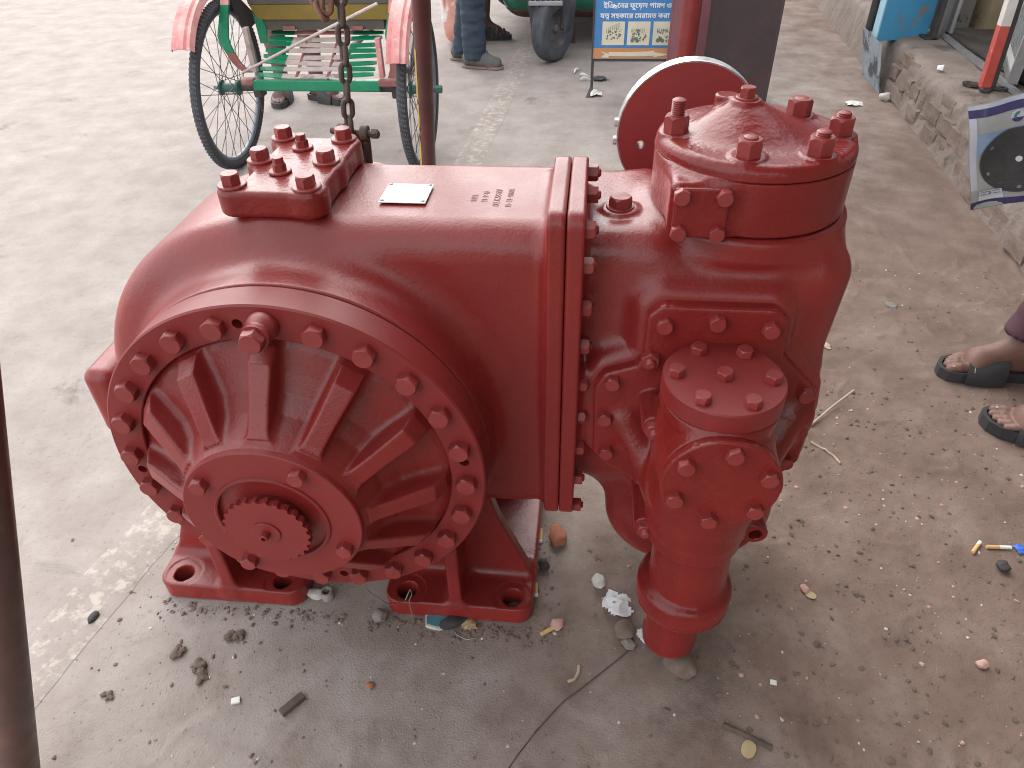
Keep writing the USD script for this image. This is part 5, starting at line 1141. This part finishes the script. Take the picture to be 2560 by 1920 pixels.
def nails(parent, ank, f, big, sc=1.):
    A, f, s = np.array(ank), np.array(f), np.array(big)
    for v, u, r, hz in ((.031, .1685, .0085, .0235), (.0103, .1735, .0055, .0195), (-.0062, .1655, .0050, .0190), (-.0206, .1545, .0046, .0186), (-.034, .1405, .0042, .0182)):
        e = trimesh.creation.icosphere(2, 1.); q = np.array(e.vertices) * [r * .95, r * .85, .0022]; q = q[:, :1] * (f + np.array([0, 0, -.30])) + q[:, 1:2] * s + q[:, 2:] * np.array([0, 0, 1.])
        part(parent, 'toenail', trimesh.Trimesh(A + f * u + s * v + np.array([0, 0, hz]) + q, e.faces, process=False), 'nail', smooth=True)
nails(man, JD['anR'], JD['fdR'], JD['bgR']); nails(man, JD['anL'], JD['fdL'], JD['bgL'])
# the man in jeans, and one behind him
JA = stand((-.385, 4.30), (.97, -.25), 1.68, feet={'L': ((-.455, 4.36), (.98, -.2)), 'R': ((-.345, 4.17), (.97, -.24))})
mA = person('person', 'person in dark blue jeans and grey closed shoes on the street', (-.385, 4.30, 0), JA, 'skin', .012,
    [('trousers', 'denim', trousers(JA, .088, .072, .055, seed=2, fold=1.), .009, None, None), ('shirt', 'shirt_grey', shirt(JA), .013, None, None)])
shoe(mA, JA['anL'], JA['fdL']); shoe(mA, JA['anR'], JA['fdR'])
JB = stand((-.42, 5.02), (1., -.1), 1.66, feet={'L': ((-.55, 5.09), (.99, -.12), .02), 'R': ((-.385, 4.945), (.99, -.1), .02)})
mB = person('person', 'person with bare brown shins and black strap sandals behind the man in jeans', (-.42, 5.02, 0), JB, 'skin_dark', .012,
    [('lungi', 'lungi_cloth', lungi(JB, .42), .014, None, None), ('shirt', 'shirt_grey', shirt(JB), .014, None, None)])
for s in 'LR':
    sl = slide(mB, JB['an' + s], JB['fd' + s], JB['bg' + s], 0., strap=(.01, .11), h=.07)
    for k in range(5):
        c = np.array(JB['an' + s]) + np.array(JB['fd' + s]) * (.02 + .03 * k); part(sl, 'strap', tube([c + np.array(JB['bg' + s]) * .055 * math.cos(t) + [0, 0, .0 + (.082 - .008 * k) * math.sin(t)] for t in np.linspace(0, PI, 9)], .006, 6), 'sandal_black', smooth=50)
# the rickshaw puller, standing beyond his vehicle
JC = stand((-1.28, 3.52), (.15, -1), 1.62, feet={'L': ((-1.165, 3.46), (.80, -.35), .018), 'R': ((-1.385, 3.47), (.1, -1.), .018)})
mC = person('person', 'barelegged person in sandals standing beyond the rickshaw slats', (-1.28, 3.52, 0), JC, 'skin_dark', .011,
    [('lungi', 'lungi_cloth', lungi(JC, .55), .014, None, None), ('shirt', 'maroon_cloth', shirt(JC), .014, None, None)])
for s in 'LR':
    sl = slide(mC, JC['an' + s], JC['fd' + s], JC['bg' + s], 0., strap=(.03, .12), h=.066)
# salmon and white sack beside the jeans
sk = trimesh.creation.icosphere(4, 1.); v = np.array(sk.vertices); v = np.sign(v) * np.abs(v) ** .6 * [.13, .12, .30]; v[:, 2] += .285; v += (np.stack([meshkit.fbm(v * 9 + k, 3, k) for k in range(3)], -1) - .5) * .05; v[:, 2] = np.maximum(v[:, 2], .002)
solo('sack', trimesh.Trimesh(v + [-.535, 4.83, 0], sk.faces, process=False), 'sack_pink', 'salmon and white sack standing behind the man in jeans', 'sack', smooth=True)

# ---------------------------------------------------------------- the packet in the man's hand
mat('film_clear', (.60, .63, .67), (.52, .56, .62), .18, .3, scale=8, spec=.6, coat=.6)
mat('film_white', (.46, .49, .56), (.38, .42, .50), .25, scale=8, coat=.5)
mat('film_navy', (.022, .022, .085), (.035, .033, .12), .22, scale=20, coat=.6)
mat('film_sky', (.12, .25, .46), (.28, .37, .48), .22, scale=14, coat=.6)
mat('film_grey', (.27, .29, .29), (.36, .38, .38), .22, scale=14, coat=.6)
mat('rubber_disc', (.022, .023, .026), (.04, .041, .045), .4, scale=30, coat=.3)
mat('print_green', (.05, .16, .12), None, .4)
TL, TR, BL = np.array([1.193, .85, .786]), np.array([1.3375, .85, .8215]), np.array([1.2777, .85, .5618])
pu = (TR - TL); pv = (BL - TL)
def pk(u, v, off=0.):
    """point of the packet: u along its top, v down its side, both 0..1, off = distance in front; it bulges and waves a little"""
    u, v = np.asarray(u, float), np.asarray(v, float)
    w = .010 * np.sin(u * PI) * np.sin(v * PI) ** .7 + .006 * np.sin(u * 7 + v * 3) * (v < 1) + .004 * np.sin(v * 9)
    return TL + u[..., None] * pu + v[..., None] * pv + np.stack([0 * u, -(w + off), 0 * u], -1)
def pk_sheet(u0, u1, v0, v1, off, th=.0, n=18):
    U, Vv = np.meshgrid(np.linspace(u0, u1, n), np.linspace(v0, v1, n), indexing='ij'); A = pk(U, Vv, off).reshape(-1, 3)
    i = np.arange(n * n).reshape(n, n); Q = np.stack([i[:-1, :-1], i[:-1, 1:], i[1:, 1:], i[1:, :-1]], -1).reshape(-1, 4)
    t = trimesh.Trimesh(*meshkit.arrays((A, Q))[:2], process=False); b = trimesh.Trimesh(A + [0, .0006 + th, 0], t.faces[:, ::-1], process=False); return cat(t, b)
def pk_poly(poly, off):
    m = extrude(poly, .0005)
    for _ in range(2): m = m.subdivide()
    v = np.array(m.vertices); f = m.faces; return trimesh.Trimesh(pk(v[:, 0], v[:, 1], off + (.0005 - v[:, 2])), f, process=False)
pkt = thing('packet', 'clear plastic packet with navy bands holding a round black rubber diaphragm', 'packet', tuple(TL))
part(pkt, 'film', pk_sheet(0, 1, 0, 1, 0, .004), 'film_grey', smooth=True)
part(pkt, 'band', pk_sheet(0, 1, .035, .105, .0008), 'film_navy', smooth=True); part(pkt, 'band', pk_sheet(0, 1, .925, 1, .0008), 'film_navy', smooth=True)
part(pkt, 'seal', pk_sheet(0, 1, -.005, .035, .0006), 'film_white', smooth=True); part(pkt, 'seal', pk_sheet(0, .085, .105, .80, .0008), 'film_white', smooth=True)
part(pkt, 'sky_print', pk_sheet(.085, 1, .26, .47, .0006), 'film_sky', smooth=True)
ra = np.linalg.norm(pv) / np.linalg.norm(pu)
def ell(cu, cv, r, n=48): return Polygon([(cu + r * math.cos(t), cv + r / ra * math.sin(t)) for t in np.linspace(0, 2 * PI, n, endpoint=False)])
disc = ell(.62, .56, .50)
hol = [ell(.62 + .42 * math.cos(t), .56 + .42 / ra * math.sin(t), .030, 16) for t in (2.45 + PI, 3.75, 2.75, 5.0, 1.0, 1.6)]
cap_ = disc.intersection(sbox(.095, .26, .99, .92))
for h_ in hol: cap_ = cap_.difference(h_)
part(pkt, 'diaphragm', pk_poly(cap_, .0030), 'rubber_disc', smooth=30)
for r0, r1, o_ in ((.30, .315, .0038), (.20, .212, .0038), (.44, .452, .0036)): part(pkt, 'diaphragm_ring', pk_poly(ell(.62, .56, r1).difference(ell(.62, .56, r0)).intersection(sbox(.095, .26, .99, .92)), o_), 'rubber_disc', smooth=30)
part(pkt, 'diaphragm_centre', pk_poly(ell(.62, .56, .042), .004), 'film_clear', smooth=30)
part(pkt, 'emblem', pk_poly(ell(.60, .165, .088), .0014), 'film_white', smooth=30)
em = ell(.60, .165, .078)
part(pkt, 'emblem_print', pk_poly(em.intersection(sbox(0, .175, 1, 1)), .0021), 'film_navy', smooth=30)
part(pkt, 'emblem_print', pk_poly(em.intersection(Polygon([(.55, .172), (.57, .14), (.60, .125), (.64, .128), (.625, .145), (.60, .15), (.585, .172)])), .0021), 'print_green', smooth=30)
part(pkt, 'label', pk_poly(sbox(.10, .815, .40, .865), .0042), 'film_white', smooth=30)
part(pkt, 'label_print', cat(pk_poly(sbox(.12, .825, .26, .8295), .0049), pk_poly(sbox(.28, .825, .38, .8295), .0049), pk_poly(sbox(.12, .849, .20, .853), .0049), pk_poly(sbox(.29, .848, .38, .852), .0049), pk_poly(Polygon([(.21, .855), (.25, .842), (.26, .832), (.265, .845), (.24, .858)]), .0049)), 'rubber_disc')
part(pkt, 'spare_clips', pk_sheet(.10, .42, .87, .915, .0025), 'film_clear', smooth=True)
# ---------------------------------------------------------------- litter, stones and wires on the ground
mat('stone_grey', (.16, .14, .125), (.25, .22, .20), .9, scale=40, bump=.5, bscale=120)
mat('stone_brown', (.12, .085, .07), (.19, .14, .115), .9, scale=40, bump=.5, bscale=120)
mat('stone_pale', (.40, .38, .35), (.52, .50, .47), .85, scale=40, bump=.4, bscale=120)
mat('stone_dark', (.022, .020, .022), (.05, .045, .045), .8, scale=40, bump=.5, bscale=120)
mat('brick_red', (.30, .11, .06), (.38, .16, .09), .9, scale=50, bump=.5, bscale=140)
mat('brick_pink', (.38, .18, .14), (.48, .34, .30), .9, scale=60, bump=.5, bscale=140)
mat('tile_teal', (.05, .16, .20), (.08, .21, .25), .35, scale=20)
mat('paper_white', (.66, .66, .68), (.55, .55, .57), .8, scale=20, wear=(.06, .06, .07), wear_at=.62, wear_scale=40)
mat('butt_tan', (.52, .33, .13), (.58, .40, .18), .7, scale=200)
mat('butt_white', (.72, .70, .66), None, .8)
mat('leaf_dry', (.34, .25, .12), (.42, .33, .20), .7, scale=40)
mat('wood_dark', (.06, .042, .034), (.10, .07, .055), .8, scale=40, bump=.5, bscale=120)
mat('straw', (.34, .26, .18), (.42, .34, .26), .8, scale=40)
mat('clod', (.10, .074, .060), (.15, .112, .092), .95, scale=60, bump=.7, bscale=160, dist=.004)
mat('wire_steel', (.42, .39, .36), (.25, .22, .20), .4, metal=.8, scale=60)
mat('blue_plastic', (.03, .12, .50), None, .4)
def rk_(c, r, seed, squash, m, label, catg='stone', group=None, name='stone', sub=2):
    z = gz(*c); b = rock((0, 0, 0), r, seed, squash, sub); b.vertices = np.array(b.vertices) + [c[0], c[1], z - b.vertices[:, 2].min() - r * .12]
    solo(name, b, m, label, catg, group, smooth=False if sub < 2 else 35)
rk_((.637, .016), .030, 5, (1.1, .85, .62), 'stone_brown', 'big brown angular stone just in front of the down pipe')
rk_((.536, .078), .021, 8, (.9, 1., .6), 'stone_brown', 'flat brown stone left of the square pipe stub')
rk_((.543, .052), .013, 9, (1.1, .8, .6), 'stone_grey', 'small grey stone below the flat brown stone by the pipe stub')
rk_((.484, .189), .015, 12, (1, .9, .9), 'stone_pale', 'pale grey stone behind the crumpled paper')
rk_((.392, .303), .024, 14, (1.2, .8, .75), 'brick_red', 'orange brick fragment on the ground right of the machine foot', 'brick', name='brick_fragment')
rk_((.404, .081), .013, 15, (1.1, .9, .7), 'brick_pink', 'pink and white brick chip touching a cigarette end', 'brick', name='brick_fragment')
rk_((.197, .069), .021, 17, (1.3, .7, .55), 'stone_dark', 'black stone chip against the right machine foot')
rk_((.045, .067), .015, 18, (1., .9, .8), 'stone_grey', 'blue grey stone at the corner of the right machine foot')
rk_((.366, .222), .012, 19, (.9, 1, 1), 'stone_dark', 'black lump beside the edge of the right machine foot')
rk_((1.335, .303), .014, 21, (1, .9, .8), 'stone_dark', 'round dark stone below the cigarette ends')
rk_((2.035, 3.53), .026, 22, (1.2, .8, .8), 'stone_pale', 'pale stone at the bottom of the shop step')
rk_((-.545, .016), .011, 23, (1.3, .8, .6), 'stone_dark', 'dark blue chip on the worn street line')
rk_((-.105, .109), .015, 24, (1.3, .8, .7), 'stone_pale', 'white lump between the machine feet')
rk_((.909, .211), .009, 25, (1.2, .9, .7), 'brick_pink', 'reddish pebble right of the pipe flange', name='pebble')
rk_((1.204, .068), .010, 26, (1.1, .9, .7), 'brick_pink', 'pink pebble near a white chip at the lower right', name='pebble')
rk_((.060, -.075), .0 + .007, 27, (1, 1, .8), 'brick_red', 'orange pebble in front of the right machine foot', name='pebble')
# fragment of teal glazed tile
tp = Polygon([(.135, .078), (.140, .056), (.165, .050), (.190, .058), (.196, .074), (.178, .084), (.150, .084)])
tl = thing('tile_fragment', 'teal glazed tile fragment lying against the right machine foot', 'tile', (.167, .068, 0))
tz = gz(.167, .068); part(tl, 'body', extrude(tp, .009).apply_translation([0, 0, tz]), 'stone_pale'); part(tl, 'glaze', extrude(tp.buffer(-.0035), .0012).apply_translation([0, 0, tz + .009]), 'tile_teal')
# cigarette ends
def butt(a, b, frac, label, lift=.0045):
    a, b = np.array([*a, gz(*a) + lift]), np.array([*b, gz(*b) + lift]); m = a + (b - a) * frac
    t = thing('cigarette_end', label, 'cigarette', tuple(a), 'cigarette ends on the ground'); part(t, 'filter', tube([a, m], .0041, 12), 'butt_tan', smooth=40)
    if frac < 1: part(t, 'paper', tube([m, b], .0040, 12), 'butt_white', smooth=40)
butt((1.290, .340), (1.318, .372), .72, 'short tilted cigarette end beside a longer one at the right')
butt((1.326, .359), (1.378, .362), .52, 'long cigarette end with white paper left at the right')
butt((.372, .058), (.394, .074), .99, 'cigarette end touching the pink brick chip')
butt((.352, .178), (.356, .146), .85, 'cigarette end along the right edge of the machine foot')
butt((.354, .324), (.355, .288), .9, 'cigarette end behind the right machine foot near the brick')
# pipe fitting
rz = gz(-.079, .109); solo('pipe_fitting', place(lathe([(.0085, 0), (.0125, 0), (.0135, .004), (.0125, .018), (.0118, .021), (.0085, .021), (.0085, 0)], 28), (-.079, .109, rz)), 'steel_bare', 'small steel pipe fitting standing between the machine feet', 'pipe fitting', smooth=35)
# paper
def crumple(name, c, r, seed, m, label, h=.5):
    n = 13; u = np.linspace(-1, 1, n); U, W_ = np.meshgrid(u, u, indexing='ij'); P = np.stack([U, W_, 0 * U], -1)
    z = (meshkit.fbm(P * 1.6 + seed * 5.3, 3, seed)) * h; X = U * (.75 + .5 * meshkit.noise(P * 1.3 + seed, seed + 1)); Y = W_ * (.6 + .7 * meshkit.noise(P * 1.7 + seed, seed + 2))
    V = np.stack([c[0] + X * r, c[1] + Y * r, gz(*c) + .002 + z * r * np.clip(1.3 - np.hypot(U, W_) * .8, .1, 1)], -1).reshape(-1, 3)
    keep = np.hypot(U, W_) < .80 + .55 * meshkit.noise(P * 2.2 + seed, seed + 4)
    i = np.arange(n * n).reshape(n, n); Q = np.stack([i[:-1, :-1], i[1:, :-1], i[1:, 1:], i[:-1, 1:]], -1).reshape(-1, 4); kk = keep.reshape(-1); Q = Q[kk[Q].all(1)]
    t = trimesh.Trimesh(*meshkit.arrays((V, Q))[:2], process=False); b = trimesh.Trimesh(V - [0, 0, .0008], t.faces[:, ::-1], process=False)
    solo(name, cat(t, b), m, label, 'paper')
crumple('crumpled_paper', (.520, .138), .030, 3, 'paper_white', 'crumpled white paper smeared with black left of the pipe', 1.1)
crumple('paper_scrap', (.578, .074), .017, 4, 'paper_white', 'torn paper scrap beside the square pipe stub', .6)
crumple('paper_scrap', (1.855, 3.453), .045, 6, 'panel_white', 'torn white scrap on the ground behind the lid nuts', .5)
crumple('paper_scrap', (.438, 3.588), .045, 7, 'panel_white', 'shiny crumpled wrapper at the foot of the sign board', .9)
crumple('rag', (.467, 3.897), .050, 8, 'canvas_black', 'black rag on the ground beyond the sign board leg', .7)
crumple('paper_scrap', (1.425, 1.358), .020, 9, 'stone_grey', 'grey flake of paper behind the standing feet', .3)
crumple('paper_scrap', (1.156, 1.108), .020, 10, 'straw', 'pale torn leaf scrap on the earth right of the head casting', .4)
for k, (c, a) in enumerate((((.314, 4.071), .9), ((.36, 3.96), -.2), ((.368, 3.88), .1))):
    P_ = [(c[0] + .03 * t * math.cos(a) + .01 * t * t, c[1] + .03 * t * math.sin(a) * 2, .006 + .012 * (1 - t * t)) for t in np.linspace(-1, 1, 7)]
    solo('wood_curl', tube(P_, [.003, .006, .008, .008, .007, .005, .003], 6), 'panel_white', ['white sliver curling on the ground left of the sign leg', 'white curled sliver nearest the sign leg', 'short white sliver below the other two by the sign'][k], 'sliver', smooth=40)
# wires, twigs, strips
def wire(pts, r, m, name, label, catg, n=40, lift=None):
    P_ = np.array(pts, float); t = np.linspace(0, len(P_) - 1, n); i = np.arange(len(P_)); from_ = [np.interp(t, i, P_[:, k]) for k in range(P_.shape[1])]
    for _ in range(3):
        from_ = [np.concatenate([[q[0]], (q[:-2] + 2 * q[1:-1] + q[2:]) / 4, [q[-1]]]) for q in from_]
    if P_.shape[1] == 2: from_.append(ground_z(from_[0], from_[1]) + (lift or r * .8))
    solo(name, tube(np.stack(from_, 1), r, 8), m, label, catg, smooth=50)
wire([(.542, .039), (.48, -.02), (.416, -.079), (.37, -.14), (.334, -.199), (.28, -.31)], .0012, 'wood_dark', 'root', 'long thin dark root running across the earth towards the pipe', 'root', 60)
wire([(1.034, .734, gz(1.034, .734) + .004), (1.10, .80, .012), (1.175, .870, .020)], .0032, 'straw', 'stick', 'straight pale stick on the earth right of the head casting', 'stick')
wire([(1.02, .668), (1.045, .648), (1.068, .624), (1.078, .60)], .0030, 'straw', 'leaf_strip', 'dry curled leaf strip below the pale stick', 'leaf')
wire([(.195, .060), (.205, .044), (.227, .036), (.247, .042), (.258, .060)], .0012, 'wire_steel', 'wire', 'short bowed steel wire in front of the right machine foot', 'wire')
wire([(.429, -.034), (.441, -.028), (.448, -.014), (.449, .0)], .0032, 'straw', 'reed', 'short curved pale strip lying in front of the machine', 'strip')
wire([(.706, -.091), (.745, -.107), (.785, -.124)], .0052, 'wood_dark', 'stick', 'grey brown flat stick at the bottom edge', 'stick')
wire([(.079, .030, .345), (.060, .010, .31), (.057, -.004, .25), (.064, -.006, .20), (.088, .02, .12), (.108, .055, .085), (.116, .064, .105), (.120, .060, .118), (.122, .062, .10), (.114, .060, .08), (.112, .066, .04), (.116, .060, .006)], .0011, 'wire_steel', 'wire', 'thin steel wire dangling from the round cover to the foot', 'wire', 90)
# wood chip, white bits, leaf, plastic
solo('wood_chip', place(rbox((-.024, -.0075, 0), (.024, .0075, .011), .0015), (-.073, -.125, gz(-.073, -.125)), '+z', 52), 'wood_dark', 'dark split wood chip on the earth in front of the machine', 'wood chip', smooth=30)
solo('white_chip', place(rbox((-.008, -.006, 0), (.008, .006, .005), .001), (-.181, -.127, gz(-.181, -.127)), '+z', 20), 'panel_white', 'bright white square chip on the earth at the lower left', 'chip', smooth=30)
solo('white_chip', place(rbox((-.006, -.005, 0), (.006, .005, .002), .0005), (.811, .002, gz(.811, .002)), '+z', -10), 'panel_white', 'small flat white chip right of the big stone', 'chip', smooth=30)
lf = Polygon([(.012 * math.cos(t), .018 * math.sin(t) * (1 + .1 * math.cos(2 * t))) for t in np.linspace(0, 2 * PI, 20, endpoint=False)])
solo('leaf', place(extrude(lf, .0012), (.745, -.129, gz(.745, -.129) + .002), '+z', -25), 'leaf_dry', 'small oval yellow leaf at the bottom edge', 'leaf')
solo('leaf', place(extrude(affinity.scale(lf, .7, .7), .0012), (.918, .197, gz(.918, .197) + .002), '+z', 60), 'leaf_dry', 'tiny cream dry leaf right of the pipe flange', 'leaf')
crumple('leaf_litter', (.226, .068), .018, 12, 'leaf_dry', 'torn dry leaf against the right machine foot', .8)
crumple('plastic_scrap', (1.398, .362), .014, 11, 'blue_plastic', 'bright blue plastic scrap next to the cigarette ends', .8)
for k, (c, r_) in enumerate((((-.335, -.043), .018), ((-.235, .003), .021), ((-.273, -.071), .020), ((-.262, -.094), .013), ((-.425, -.140), .014))):
    b = cat(*[rock((c[0] + rng.uniform(-1, 1) * r_ * .6, c[1] + rng.uniform(-1, 1) * r_ * .5, gz(*c) + .002 + rng.uniform(0, .5) * r_ * .5), r_ * rng.uniform(.3, .6), 60 + k * 7 + q, (1, .8, .55)) for q in range(6)])
    solo('dirt_clod', b, 'clod', ['crumbled clod nearest the worn street line', 'large clod in front of the left machine foot', 'torn clod between the two clods and the wood chip', 'small clod below the torn clod', 'lone flat clod at the lower left'][k], 'clod')
# oil spots on the street and thin cracks are part of the ground's relief; loose grit everywhere is one mass
g_ = np.random.default_rng(99)
ico = trimesh.creation.icosphere(0, 1.); gv, gf = np.array(ico.vertices), np.array(ico.faces)
def grit(name, m, n, rlo, rhi, spread, label, catg):
    VV, FF = [], []; k = 0
    while k < n:
        if spread == 'near': x, y = g_.uniform(-.75, 1.9), g_.uniform(-.45, 1.6)
        elif spread == 'foot':
            q = g_.random(); x = g_.uniform(.02, .40) if q < .6 else g_.uniform(-.42, -.02); y = .074 - abs(g_.normal(0, .020)) if q < .93 else g_.uniform(.08, .3); x = x if q < .93 else .355 + abs(g_.normal(0, .02))
        else: x, y = g_.uniform(.7, 1.9), g_.uniform(-.4, .9)
        if g_.random() > np.clip(.25 + 1.1 * meshkit.noise(np.array([x * 5, y * 5, 3.]), 2) * (x > line_x(y)), .05, 1) and spread == 'near': continue
        r = rlo + (rhi - rlo) * g_.random() ** 3.5
        v = gv * (.7 + .6 * g_.random((12, 1))) * [g_.uniform(.8, 1.3), g_.uniform(.7, 1.1), g_.uniform(.45, .8)] * r
        a = g_.random() * 6.28; v = v @ np.array([[math.cos(a), math.sin(a), 0], [-math.sin(a), math.cos(a), 0], [0, 0, 1]])
        VV.append(v + [x, y, 0]); FF.append(gf + 12 * k); k += 1
    VV = np.concatenate(VV); c = VV.reshape(n, 12, 3).mean(1); VV[:, 2] += np.repeat(ground_z(c[:, 0], c[:, 1]) + .0004, 12)
    solo(name, trimesh.Trimesh(VV, np.concatenate(FF), process=False), m, label, catg, None, 'stuff')
grit('gravel', 'stone_brown', 2600, .0012, .0060, 'near', 'brown grit scattered over the earth', 'gravel')
grit('gravel', 'stone_pale', 900, .0010, .0040, 'near', 'pale grit scattered over the earth', 'gravel')
grit('gravel', 'clod', 1000, .0015, .0075, 'right', 'crumbs of earth on the right side', 'gravel')
grit('gravel', 'brick_pink', 420, .0012, .0055, 'right', 'reddish brick crumbs on the right side', 'gravel')
grit('gravel', 'stone_brown', 520, .0012, .0062, 'foot', 'small rubble swept up against the machine feet', 'gravel')
